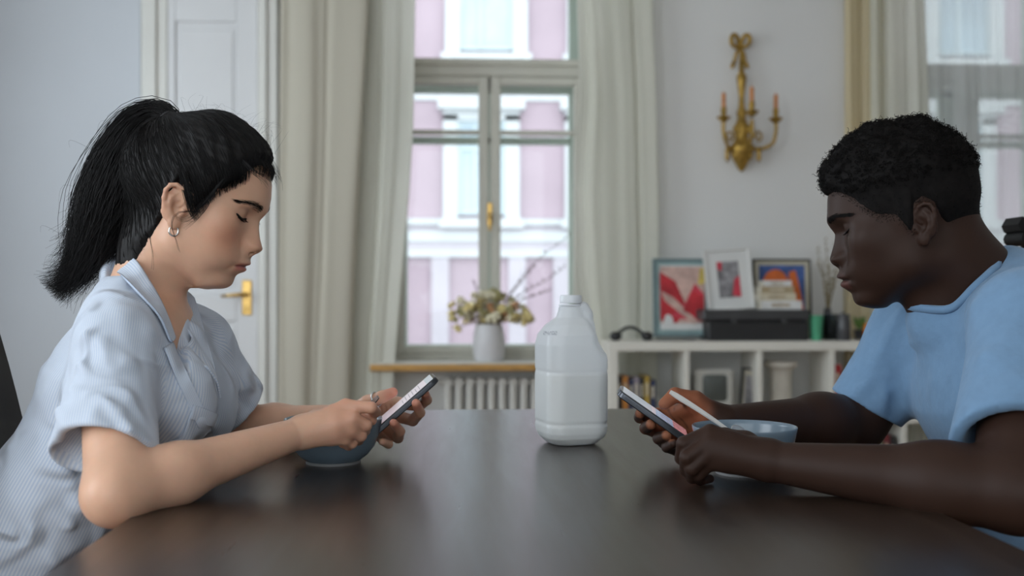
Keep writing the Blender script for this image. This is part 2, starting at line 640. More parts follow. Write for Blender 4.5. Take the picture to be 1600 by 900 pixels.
curtain('yellow_curtain', 'yellowish cream curtain beside the second window, above the young man',
        [(-120, 1322, 1385), (0, 1322, 1385), (300, 1322, 1385), (900, 1322, 1385)], WY - 0.055, 2.5, 0.02, 'curtain_yellow', ph=2.2, seed=4, nx=60)
curtain('muslin_curtain', 'pale muslin curtain overlapping the sheer one at the second window',
        [(-120, 1362, 1446), (0, 1362, 1447), (200, 1362, 1455), (900, 1362, 1465)], WY - 0.1, 3.0, 0.022, 'curtain_muslin', ph=3.0, seed=5, nx=60)
curtain('sheer_curtain', 'see-through white voile curtain drawn across the second window behind the man',
        [(-120, 1440, 1720), (0, 1440, 1720), (900, 1440, 1720)], WY - 0.04, 7.0, 0.016, 'curtain_sheer', ph=0.9, seed=6, nx=120)

# ------------------------------------------------------------------ building across the street
mat('facade_pink', (0.44, 0.345, 0.40), 0.9, var=(0.8, 0.06), bump=(12, 0.2, 0.01))
mat('facade_white', (0.58, 0.60, 0.62), 0.85, var=(1.5, 0.04))
mat('facade_band', (0.50, 0.46, 0.51), 0.85, var=(1.5, 0.04))
mat('far_glass', (0.40, 0.50, 0.58), 0.08, spec=1.0, var=(0.6, 0.25))
mat('far_frame', (0.50, 0.58, 0.62), 0.5, var=(2, 0.04))
mat('asphalt', (0.20, 0.20, 0.21), 0.9, var=(2, 0.2))
FY = 20.0
bld = thing('apartment_building', 'pink apartment house with white window surrounds across the street', 'building', (3.0, FY, -4.0))
m = MB()
m.box(-9, 20, FY, FY + 1.0, -4, 14)
m.build('facade_wall', 'facade_pink', bld)
PITCH = 190 / 1600 * FY
c0 = wx(752, FY)
def far_window(cx, zb, zt, half, hood):
    m = MB()
    s = 0.28
    m.box(cx - half - s, cx - half, FY - 0.14, FY + 0.05, zb - 0.1, zt + 0.1)
    m.box(cx + half, cx + half + s, FY - 0.14, FY + 0.05, zb - 0.1, zt + 0.1)
    m.box(cx - half - s - 0.08, cx + half + s + 0.08, FY - 0.22, FY + 0.05, zb - 0.26, zb - 0.08)
    m.box(cx - half - s, cx + half + s, FY - 0.14, FY + 0.05, zt, zt + 0.22)
    if hood:
        m.box(cx - half - s - 0.1, cx + half + s + 0.1, FY - 0.3, FY + 0.05, zt + 0.2, zt + 0.36)
    w = m.build('window_surround', 'facade_white', bld)
    m = MB()
    t = 0.07
    for x in (cx - half, cx - t / 2 - 0.12, cx + half - t):
        m.box(x, x + t, FY - 0.09, FY, zb, zt)
    zc = zb + (zt - zb) * 0.68
    for z in (zb, zc, zt - t):
        m.box(cx - half, cx + half, FY - 0.085, FY, z, z + t)
    m.build('far_casement', 'far_frame', w)
    m = MB()
    m.box(cx - half, cx + half, FY - 0.05, FY - 0.03, zb, zt)
    m.build('far_pane', 'far_glass', w)

for k in range(-2, 6):
    cx = c0 + k * PITCH * 1.0
    far_window(cx, wz(336, FY), wz(190, FY), 0.46, True)
    far_window(cx + 0.1, wz(80, FY), wz(-85, FY), 0.52, False)
m = MB()
for py0, py1, d in ((352, 343, 0.16), (378, 362, 0.10), (402, 392, 0.12), (158, 150, 0.05)):
    m.box(-9, 20, FY - d, FY + 0.05, wz(py0, FY), wz(py1, FY))
m.build('cornice', 'facade_white', bld)
m = MB()
for py0, py1 in ((392, 378), (362, 352)):
    m.box(-9, 20, FY - 0.06, FY + 0.05, wz(py0, FY), wz(py1, FY))
m.build('string_course', 'facade_band', bld)
for k in range(-2, 6):
    for dx in (-0.80, 0.70):
        cx = c0 + k * PITCH + dx
        m = MB()
        m.box(cx - 0.17, cx + 0.17, FY - 0.1, FY + 0.05, -4, wz(402, FY))
        m.build('pilaster', 'facade_band', bld)
m = MB()
m.box(-12, 24, 6.2, 26, -4.2, -4.0)
tag(m.build('street', 'asphalt'), kind='structure')

# ------------------------------------------------------------------ table
TZ = 0.75
TX0, TX1, TY0, TY1 = -0.362, 0.536, 0.42, 2.165
def table_material():
    m = mat('espresso_wood', (0.018, 0.0125, 0.010), 0.28, spec=0.6, coat=0.22)
    m.node_tree.nodes['Principled BSDF'].inputs['Coat Roughness'].default_value = 0.22
    nt = m.node_tree
    b = nt.nodes['Principled BSDF']
    tc = nt.nodes.new('ShaderNodeTexCoord')
    mp = nt.nodes.new('ShaderNodeMapping')
    mp.inputs['Scale'].default_value = (9, 0.8, 9)
    nt.links.new(tc.outputs['Object'], mp.inputs['Vector'])
    n = nt.nodes.new('ShaderNodeTexNoise')
    n.inputs['Scale'].default_value = 5
    n.inputs['Detail'].default_value = 8
    n.inputs['Distortion'].default_value = 0.6
    nt.links.new(mp.outputs[0], n.inputs['Vector'])
    r = nt.nodes.new('ShaderNodeValToRGB')
    r.color_ramp.elements[0].position = 0.3
    r.color_ramp.elements[1].position = 0.75
    r.color_ramp.elements[0].color = (0.016, 0.0095, 0.0065, 1)
    r.color_ramp.elements[1].color = (0.036, 0.022, 0.015, 1)
    nt.links.new(n.outputs['Fac'], r.inputs[0])
    nt.links.new(r.outputs[0], b.inputs['Base Color'])
    mr = nt.nodes.new('ShaderNodeMapRange')
    mr.inputs['To Min'].default_value = 0.24
    mr.inputs['To Max'].default_value = 0.36
    nt.links.new(n.outputs['Fac'], mr.inputs['Value'])
    nt.links.new(mr.outputs[0], b.inputs['Roughness'])
table_material()
tb = thing('dining_table', 'long dark espresso wood dining table between the two people', 'table', ((TX0 + TX1) / 2, (TY0 + TY1) / 2, 0))
m = MB()
m.box(TX0, TX1, TY0, TY1, TZ - 0.032, TZ, 0.003)
m.build('table_top', 'espresso_wood', tb)
m = MB()
for (a, b, c, d) in ((TX0 + 0.06, TX1 - 0.06, TY0 + 0.05, TY0 + 0.07), (TX0 + 0.06, TX1 - 0.06, TY1 - 0.07, TY1 - 0.05),
                     (TX0 + 0.05, TX0 + 0.07, TY0 + 0.05, TY1 - 0.05), (TX1 - 0.07, TX1 - 0.05, TY0 + 0.05, TY1 - 0.05)):
    m.box(a, b, c, d, TZ - 0.11, TZ - 0.032)
m.build('apron', 'espresso_wood', tb)
for x in (TX0 + 0.04, TX1 - 0.10):
    for y in (TY0 + 0.04, TY1 - 0.10):
        m = MB()
        m.box(x, x + 0.06, y, y + 0.06, 0, TZ - 0.032, 0.004)
        m.build('leg', 'espresso_wood', tb)

# ------------------------------------------------------------------ radiator
mat('radiator_enamel', (0.60, 0.585, 0.54), 0.45, var=(6, 0.05))
rx0, rx1 = wx(692, 5.3), wx(905, 5.3)
rz0, rz1 = 0.12, wz(586, 5.3)
rad = thing('radiator', 'cream cast-iron column radiator under the window sill', 'radiator', ((rx0 + rx1) / 2, 5.3, 0))
npitch = 0.0555
nsec = int((rx1 - rx0) / npitch)
proto = None
for k in range(nsec):
    x = rx0 + (k + 0.5) * npitch
    if proto is None:
        m = MB()
        for dy in (-0.05, 0.05):
            m.tube([(x, 5.3 + dy, rz0 + 0.02), (x, 5.3 + dy, rz0 + 0.06), (x, 5.3 + dy, rz1 - 0.06), (x, 5.3 + dy, rz1 - 0.01)], [0.016, 0.021, 0.021, 0.012], 10)
        m.tube([(x, 5.235, rz1 - 0.035), (x, 5.365, rz1 - 0.035)], 0.024, 10)
        m.tube([(x, 5.235, rz0 + 0.035), (x, 5.365, rz0 + 0.035)], 0.024, 10)
        proto = m.build('radiator_section', 'radiator_enamel', rad, 40)
        px0 = x
    else:
        o = proto.copy()
        COL.objects.link(o)
        o.parent = rad
        o.location.x += x - px0
m = MB()
for z in (rz1 - 0.035, rz0 + 0.035):
    m.tube([(rx0 - 0.02, 5.3, z), (rx1 + 0.02, 5.3, z)], 0.014, 8)
for x in (rx0 + 0.05, rx1 - 0.05):
    m.box(x - 0.012, x + 0.012, 5.27, 5.33, 0.0, rz0 + 0.02)
m.build('header_pipe', 'radiator_enamel', rad, 40)

# ------------------------------------------------------------------ shelf unit
mat('shelf_white', (0.80, 0.77, 0.69), 0.45, var=(4, 0.03))
SY = 4.79
SZ = 0.77
sx0 = wx(951, SY)
pit = 0.350
nc = 5
so = 0.045
si = 0.018
sh = thing('shelf_unit', 'low white cube shelf unit standing along the wall behind the man', 'shelf', (sx0 + 1.0, SY + 0.145, 0))
sx1 = sx0 + so + nc * pit
m = MB()
m.box(sx0, sx1, SY, SY + 0.29, SZ - so, SZ, 0.003)
m.box(sx0, sx1, SY, SY + 0.29, 0, so, 0.003)
m.box(sx0, sx0 + so, SY, SY + 0.29, so, SZ - so, 0.003)
m.box(sx1 - so, sx1, SY, SY + 0.29, so, SZ - so, 0.003)
m.build('carcass', 'shelf_white', sh)
for k in range(1, nc):
    m = MB()
    x = sx0 + so / 2 + k * pit
    m.box(x - 0.012, x + 0.012, SY + 0.002, SY + 0.288, so, SZ - so, 0.002)
    m.build('divider', 'shelf_white', sh)
ZM = wz(662, SY)
m = MB()
m.box(sx0 + so, sx1 - so, SY + 0.002, SY + 0.288, ZM - 0.012, ZM + 0.012, 0.002)
m.build('middle_shelf', 'shelf_white', sh)

# ------------------------------------------------------------------ pictures on the shelf
mat('frame_teal', (0.16, 0.23, 0.24), 0.5, var=(8, 0.1))
mat('frame_black', (0.025, 0.024, 0.022), 0.4, var=(8, 0.1))
mat('frame_white', (0.72, 0.71, 0.68), 0.4, var=(8, 0.03))
mat('mat_board', (0.70, 0.70, 0.68), 0.8, var=(8, 0.02))
mat('mat_cream', (0.55, 0.51, 0.40), 0.8, var=(8, 0.03))
mat('paint_red', (0.50, 0.025, 0.035), 0.6, var=(12, 0.35))
mat('paint_crimson', (0.62, 0.05, 0.08), 0.6, var=(12, 0.2))
mat('paint_pale', (0.62, 0.42, 0.36), 0.6, var=(14, 0.3))
mat('paint_teal', (0.28, 0.40, 0.40), 0.6, var=(10, 0.2))
mat('paint_yellow', (0.65, 0.50, 0.12), 0.6, var=(10, 0.2))
mat('paint_blue', (0.06, 0.12, 0.33), 0.6, var=(16, 0.4))
mat('paint_orange', (0.72, 0.16, 0.03), 0.6, var=(16, 0.15))
mat('photo_grey', (0.25, 0.24, 0.25), 0.6, var=(24, 0.6))

def picture(name, label, px0, py0, px1, py1, Y, fw, frame_m, shapes, mat_m=None, mat_w=0.0, base_m='mat_board', tilt=6.0, roll=0.0, group=None):
    """a framed picture leaning back; shapes are (material, [(u, v), ...]) in 0..1 of the print, v upwards"""
    a, b = W(px0, py1, Y), W(px1, py0, Y)
    wd, ht = b[0] - a[0], b[2] - a[2]
    base = np.array([(a[0] + b[0]) / 2, Y, a[2]])
    t = thing(name, label, 'picture', tuple(base), group)
    M = Matrix.Translation(Vector(base)) @ Matrix.Rotation(math.radians(roll), 4, 'Y') @ Matrix.Rotation(math.radians(-tilt), 4, 'X')
    x0, x1 = -wd / 2, wd / 2
    m = MB()
    d = 0.022
    m.box(x0, x0 + fw, 0, d, 0, ht, 0.002)
    m.box(x1 - fw, x1, 0, d, 0, ht, 0.002)
    m.box(x0 + fw, x1 - fw, 0, d, 0, fw, 0.002)
    m.box(x0 + fw, x1 - fw, 0, d, ht - fw, ht, 0.002)
    m.xform(M).build('frame', frame_m, t)
    m = MB()
    m.box(x0 + fw, x1 - fw, 0.010, 0.018, fw, ht - fw)
    m.xform(M).build('mat_board', mat_m or base_m, t)
    iw = fw + mat_w
    names = [base_m]
    m = MB()
    m.box(x0 + iw, x1 - iw, 0.0085, 0.010, iw, ht - iw)
    for k, (mn, poly) in enumerate(shapes):
        if mn not in names:
            names.append(mn)
        m.cur = names.index(mn)
        pl = [(x0 + iw + u * (wd - 2 * iw), iw + v * (ht - 2 * iw)) for u, v in poly]
        m.prism_y(pl, 0.0085 - 0.0004 * (k + 1), 0.0085 - 0.0004 * k)
    m.xform(M).build('print', names[0], t, mats=names)
    return t

def blob(cx, cy, rx, ry, n=14, jit=0.0, seed=0):
    r = random.Random(seed)
    return [(cx + rx * math.cos(2 * math.pi * i / n) * (1 + jit * r.uniform(-1, 1)), cy + ry * math.sin(2 * math.pi * i / n) * (1 + jit * r.uniform(-1, 1))) for i in range(n)]

picture('framed_painting', 'painting with red sweeps on a pale ground in a grey-green frame, leaning on the shelf', 1022, 403, 1114, 526, 4.97, 0.012, 'frame_teal',
        [('paint_pale', [(0, .1), (1, .1), (1, .98), (0, .98)]), ('paint_red', [(0, .15), (.35, .1), (.62, .3), (.35, .75), (0, .9)]),
         ('paint_crimson', [(.2, .2), (.98, .12), (.98, .55), (.78, .72), (.55, .4)]), ('paint_pale', [(0.02, .6), (.1, .45), (.75, .08), (.85, .12), (.3, .5)]),
         ('paint_red', [(.5, .3), (.8, .2), (.98, .3), (.98, .5), (.75, .62)]), ('paint_yellow', [(.85, .7), (1, .72), (1, .98), (.9, .95)]), ('mat_board', blob(.18, .14, .1, .1, jit=.2))],
        mat_m='paint_teal', mat_w=0.022, tilt=5)
picture('framed_photograph', 'small grey and red print in a wide white mat and white frame, middle picture', 1108, 387, 1181, 484, 4.93, 0.010, 'frame_white',
        [('photo_grey', [(0, 0), (1, 0), (1, 1), (0, 1)]), ('paint_crimson', [(.6, .05), (1, 0), (1, .6), (.75, .5)]), ('paint_crimson', [(0, .8), (.2, .75), (.25, 1), (0, 1)])],
        mat_m='mat_board', mat_w=0.052, base_m='photo_grey', tilt=8, roll=-4)
picture('framed_poster', 'blue print with an orange ring shape, cream mat and thin black frame', 1179, 404, 1270, 528, 5.02, 0.009, 'frame_black',
        [('paint_blue', [(0, 0), (1, 0), (1, 1), (0, 1)]), ('paint_orange', blob(.36, .68, .30, .26)), ('paint_blue', blob(.36, .60, .19, .17)), ('paint_red', blob(.36, .58, .14, .12)),
         ('paint_orange', [(.66, .9), (.8, .92), (.9, .6), (.98, .3), (.86, .25), (.74, .5), (.64, .7)])],
        mat_m='mat_cream', mat_w=0.022, tilt=4)

# ------------------------------------------------------------------ implicit surfaces -> meshes
def smin(a, b, k):
    if k <= 0:
        return np.minimum(a, b)
    h = np.maximum(k - np.abs(a - b), 0.0) / k
    return np.minimum(a, b) - h * h * k * 0.25

def smax(a, b, k):
    return -smin(-a, -b, k)

def nrm(v):
    v = np.asarray(v, float)
    return v / np.linalg.norm(v)

class RC:
    """tapered capsule"""
    def __init__(s, a, b, ra, rb=None):
        s.a = np.asarray(a, np.float32)
        s.b = np.asarray(b, np.float32)
        s.ra, s.rb = ra, (ra if rb is None else rb)
        s.d = s.b - s.a
        s.q = float(np.dot(s.d, s.d)) + 1e-12

    def __call__(s, p):
        w = p - s.a
        t = np.clip((w @ s.d) / s.q, 0, 1)
        w = w - t[:, None] * s.d
        return np.sqrt(np.einsum('ij,ij->i', w, w)) - (s.ra + (s.rb - s.ra) * t)

class EL:
    """ellipsoid; R rows are its local axes in world"""
    def __init__(s, c, r, R=None):
        s.c = np.asarray(c, np.float32)
        s.r = np.asarray(r, np.float32)
        s.R = np.eye(3, dtype=np.float32) if R is None else np.asarray(R, np.float32)

    def __call__(s, p):
        q = (p - s.c) @ s.R.T
        q = q / s.r
        k0 = np.sqrt(np.einsum('ij,ij->i', q, q))
        q = q / s.r
        k1 = np.sqrt(np.einsum('ij,ij->i', q, q)) + 1e-9
        return np.where(k0 < 0.05, -float(min(s.r)), k0 * (k0 - 1.0) / k1)

class EC:
    """capsule with an elliptical section: axis a-b, radii scaled along direction w by f"""
    def __init__(s, a, b, ra, rb, w, f):
        s.a, s.b = np.asarray(a, np.float32), np.asarray(b, np.float32)
        s.ra, s.rb = ra, rb
        s.w = nrm(w).astype(np.float32)
        s.f = f
        s.rc = RC(s.sq(s.a[None])[0], s.sq(s.b[None])[0], ra, rb)

    def sq(s, p):
        return p + ((1.0 / s.f - 1.0) * (p @ s.w))[:, None] * s.w

    def __call__(s, p):
        return s.rc(s.sq(p)) * min(1.0, s.f)

class HS:
    """half space: inside where (p-o).n < 0"""
    def __init__(s, o, n):
        s.o, s.n = np.asarray(o, np.float32), nrm(n).astype(np.float32)

    def __call__(s, p):
        return (p - s.o) @ s.n

class RBX:
    """rounded box"""
    def __init__(s, c, h, r, R=None):
        s.c, s.h, s.r = np.asarray(c, np.float32), np.asarray(h, np.float32), r
        s.R = np.eye(3, dtype=np.float32) if R is None else np.asarray(R, np.float32)

    def __call__(s, p):
        q = np.abs((p - s.c) @ s.R.T) - (s.h - s.r)
        return np.sqrt((np.maximum(q, 0) ** 2).sum(1)) + np.minimum(q.max(1), 0) - s.r

class FN:
    def __init__(s, f):
        s.f = f

    def __call__(s, p):
        return s.f(p)

class Model:
    def __init__(s):
        s.ops = []

    def u(s, prim, k=0.0, margin=0.0):
        s.ops.append(('u', prim, k, margin))
        return s

    def cut(s, prim, k=0.0, margin=0.0):
        s.ops.append(('c', prim, k, margin))
        return s

    def keep(s, prim, k=0.0):
        """intersect"""
        s.ops.append(('i', prim, k, 0))
        return s

    def ridge(s, a, b, amp, w):
        s.ops.append(('r', RC(a, b, 0.0), w, amp))
        return s

    def ev(s, p, use=None):
        d = np.full(len(p), 1e3, np.float32)
        for i, (op, f, k, mg) in enumerate(s.ops):
            if use is not None and not use[i]:
                continue
            v = f(p)
            if op == 'u':
                d = smin(d, v, k)
            elif op == 'c':
                d = smax(d, -v, k)
            elif op == 'i':
                d = smax(d, v, k)
            else:
                d = d - mg * np.exp(-(v / k) ** 2)
        return d

def sdf_mesh(model, lo, hi, h, nb=16, extra=0.012):
    lo, hi = np.asarray(lo, float), np.asarray(hi, float)
    nblk = np.ceil((hi - lo) / (h * nb)).astype(int)
    B = np.stack(np.meshgrid(*[np.arange(n) for n in nblk], indexing='ij'), -1).reshape(-1, 3)
    cen = (lo + (B + 0.5) * h * nb).astype(np.float32)
    Rb = h * nb * math.sqrt(3) / 2
    vals = []
    d = np.full(len(cen), 1e3, np.float32)
    for (op, f, k, mg) in model.ops:
        v = f(cen)
        vals.append(v)
        if op == 'u':
            d = smin(d, v, k)
        elif op == 'c':
            d = smax(d, -v, k)
        elif op == 'i':
            d = smax(d, v, k)
    act = np.where(np.abs(d) < Rb + extra)[0]
    N = nb + 1
    kmax = max([k for (op, f, k, mg) in model.ops if op != 'r'] + [0.0])
    g = np.stack(np.meshgrid(np.arange(N), np.arange(N), np.arange(N), indexing='ij'), -1).reshape(-1, 3)
    dims = nblk * nb + 2
    VK, VP, EK, EA, ES = [], [], [], [], []
    corner = np.array([[i, j, k] for i in (0, 1) for j in (0, 1) for k in (0, 1)])
    pairs = [(a, b) for a in range(8) for b in range(a + 1, 8) if np.abs(corner[a] - corner[b]).sum() == 1]
    for bi in act:
        use = []
        for (op, f, k, mg), v in zip(model.ops, vals):
            c = v[bi]
            if op in ('u', 'c'):
                use.append(c < Rb + kmax + extra + mg)
            elif op == 'i':
                use.append(c > -(Rb + k + extra))
            else:
                use.append(c < Rb + 3 * k)
        g0 = B[bi] * nb
        p = (lo + (g0 + g) * h).astype(np.float32)
        s = model.ev(p, use).reshape(N, N, N)
        ins = s < 0
        if ins.all() or not ins.any():
            continue
        cnt = np.zeros((nb, nb, nb), np.int8)
        for c in corner:
            cnt += ins[c[0]:c[0] + nb, c[1]:c[1] + nb, c[2]:c[2] + nb]
        ci = np.argwhere((cnt > 0) & (cnt < 8))
        if len(ci):
            sv = np.stack([s[ci[:, 0] + c[0], ci[:, 1] + c[1], ci[:, 2] + c[2]] for c in corner], 1)
            acc = np.zeros((len(ci), 3))
            n = np.zeros(len(ci))
            for a, b in pairs:
                sa, sb = sv[:, a], sv[:, b]
                x = (sa < 0) != (sb < 0)
                t = np.where(x, sa / np.where(x, sa - sb, 1), 0)
                acc += np.where(x[:, None], corner[a] + t[:, None] * (corner[b] - corner[a]), 0)
                n += x
            gc = g0 + ci
            VK.append((gc[:, 0] * dims[1] + gc[:, 1]) * dims[2] + gc[:, 2])
            VP.append(lo + (gc + acc / n[:, None]) * h)
        for ax in range(3):
            sl0 = ins[:nb, :nb, :nb]
            sl1 = (ins[1:, :nb, :nb], ins[:nb, 1:, :nb], ins[:nb, :nb, 1:])[ax]
            e = np.argwhere(sl0 != sl1)
            if len(e):
                ge = g0 + e
                EK.append(ge)
                EA.append(np.full(len(e), ax))
                ES.append(sl0[e[:, 0], e[:, 1], e[:, 2]])
    VK = np.concatenate(VK)
    VP = np.concatenate(VP)
    o = np.argsort(VK)
    VK, VP = VK[o], VP[o]
    EK, EA, ES = np.concatenate(EK), np.concatenate(EA), np.concatenate(ES)
    quads, need = [], []
    for ax in range(3):
        q = EA == ax
        g1, s1 = EK[q], ES[q]
        a1, a2 = (ax + 1) % 3, (ax + 2) % 3
        cells = []
        for (d1, d2) in ((-1, -1), (0, -1), (0, 0), (-1, 0)):
            c = g1.copy()
            c[:, a1] += d1
            c[:, a2] += d2
            cells.append(c)
        cells = np.stack(cells, 1)
        ok = (cells >= 0).all((1, 2))
        cells, s1 = cells[ok], s1[ok]
        keys = (cells[..., 0] * dims[1] + cells[..., 1]) * dims[2] + cells[..., 2]
        keys[~s1] = keys[~s1][:, ::-1]
        quads.append(keys)
        need.append(keys.ravel())
    # cells that two blocks disagreed about get a vertex at their centre
    miss = np.setdiff1d(np.unique(np.concatenate(need)), VK)
    if len(miss):
        k3 = miss % dims[2]
        k2 = (miss // dims[2]) % dims[1]
        k1 = miss // (dims[2] * dims[1])
        VK = np.concatenate([VK, miss])
        VP = np.concatenate([VP, lo + (np.stack([k1, k2, k3], 1) + .5) * h])
        o = np.argsort(VK)
        VK, VP = VK[o], VP[o]
    F = [np.searchsorted(VK, k) for k in quads]
    return VP, np.concatenate(F)

def relax(V, F, it=1, lam=0.5):
    for _ in range(it):
        acc = np.zeros_like(V)
        n = np.zeros(len(V))
        for a in range(4):
            i, j = F[:, a], F[:, (a + 1) % 4]
            np.add.at(acc, i, V[j])
            np.add.at(acc, j, V[i])
            np.add.at(n, i, 1)
            np.add.at(n, j, 1)
        V = V + lam * (acc / np.maximum(n, 1)[:, None] - V)
    return V

def np_mesh(name, V, F, m, parent, smooth=True, attrs=None, cols=None, mats=None, fmat=None):
    """fast mesh from numpy arrays (all quads or all triangles), world coordinates"""
    org = ORG.get(parent.name, np.zeros(3)) if parent else np.zeros(3)
    V = np.asarray(V, np.float32) - org.astype(np.float32)
    F = np.asarray(F, np.int32)
    k = F.shape[1]
    me = bpy.data.meshes.new(name)
    me.vertices.add(len(V))
    me.vertices.foreach_set('co', V.ravel())
    me.loops.add(F.size)
    me.loops.foreach_set('vertex_index', F.ravel())
    me.polygons.add(len(F))
    me.polygons.foreach_set('loop_start', np.arange(0, F.size, k, dtype=np.int32))
    me.update(calc_edges=True)
    me.validate()
    for mm in (mats or [m]):
        me.materials.append(MATS[mm] if isinstance(mm, str) else mm)
    if fmat is not None:
        me.polygons.foreach_set('material_index', np.asarray(fmat, np.int32))
    if smooth:
        me.shade_smooth()
    for an, av in (attrs or {}).items():
        a = me.attributes.new(an, 'FLOAT', 'POINT')
        a.data.foreach_set('value', np.asarray(av, np.float32))
    if cols is not None:
        a = me.attributes.new('tone', 'FLOAT_COLOR', 'POINT')
        c4 = np.ones((len(V), 4), np.float32)
        c4[:, :3] = cols
        a.data.foreach_set('color', c4.ravel())
    o = bpy.data.objects.new(name, me)
    COL.objects.link(o)
    if parent:
        o.parent = parent
    ORG[o.name] = org
    return o

def strands_mesh(curves, radii, n=3):
    """curves: (S, K, 3) points, radii (S, K): one mesh of thin tapered tubes"""
    C = np.asarray(curves, float)
    S, K, _ = C.shape
    T = np.gradient(C, axis=1)
    T /= np.linalg.norm(T, axis=2, keepdims=True) + 1e-9
    ref = np.array([0.31, 0.83, 0.46])
    U = np.cross(T, ref)
    U /= np.linalg.norm(U, axis=2, keepdims=True) + 1e-9
    Wv = np.cross(T, U)
    ang = 2 * np.pi * np.arange(n) / n
    R = np.asarray(radii)[:, :, None, None]
    V = C[:, :, None, :] + R * (np.cos(ang)[None, None, :, None] * U[:, :, None, :] + np.sin(ang)[None, None, :, None] * Wv[:, :, None, :])
    idx = np.arange(S * K * n).reshape(S, K, n)
    a = idx[:, :-1, :]
    b = np.roll(a, -1, axis=2)
    c = idx[:, 1:, :]
    d = np.roll(c, -1, axis=2)
    F = np.stack([a, b, d, c], -1).reshape(-1, 4)
    return V.reshape(-1, 3), F

def skin_mat(name, rough=0.45, sss=0.12, spec=0.4, bump=0.15, sscale=0.006):
    m = mat(name, (0.5, 0.3, 0.2), rough, spec=spec, sss=sss, sscale=sscale, bump=(260, bump, 0.0006))
    nt = m.node_tree
    a = nt.nodes.new('ShaderNodeAttribute')
    a.attribute_name = 'tone'
    tc = nt.nodes.new('ShaderNodeTexCoord')
    n = nt.nodes.new('ShaderNodeTexNoise')
    n.inputs['Scale'].default_value = 45
    n.inputs['Detail'].default_value = 4
    nt.links.new(tc.outputs['Object'], n.inputs['Vector'])
    mr = nt.nodes.new('ShaderNodeMapRange')
    mr.inputs['To Min'].default_value = 0.90
    mr.inputs['To Max'].default_value = 1.10
    nt.links.new(n.outputs['Fac'], mr.inputs['Value'])
    mx = nt.nodes.new('ShaderNodeVectorMath')
    mx.operation = 'SCALE'
    nt.links.new(a.outputs['Color'], mx.inputs[0])
    nt.links.new(mr.outputs[0], mx.inputs['Scale'])
    nt.links.new(mx.outputs[0], nt.nodes['Principled BSDF'].inputs['Base Color'])
    return m

def biggest(V, F):
    """keep only the largest connected piece"""
    lab = np.arange(len(V))
    while True:
        m = lab[F].min(1)
        new = lab.copy()
        for a in range(F.shape[1]):
            np.minimum.at(new, F[:, a], m)
        new = new[new]
        if (new == lab).all():
            break
        lab = new
    u, c = np.unique(lab, return_counts=True)
    keep = lab == u[np.argmax(c)]
    idx = np.cumsum(keep) - 1
    F2 = F[keep[F[:, 0]]]
    return V[keep], idx[F2]

# ------------------------------------------------------------------ heads
def sstep(a, b, x):
    t = np.clip((x - a) / (b - a), 0, 1)
    return t * t * (3 - 2 * t)

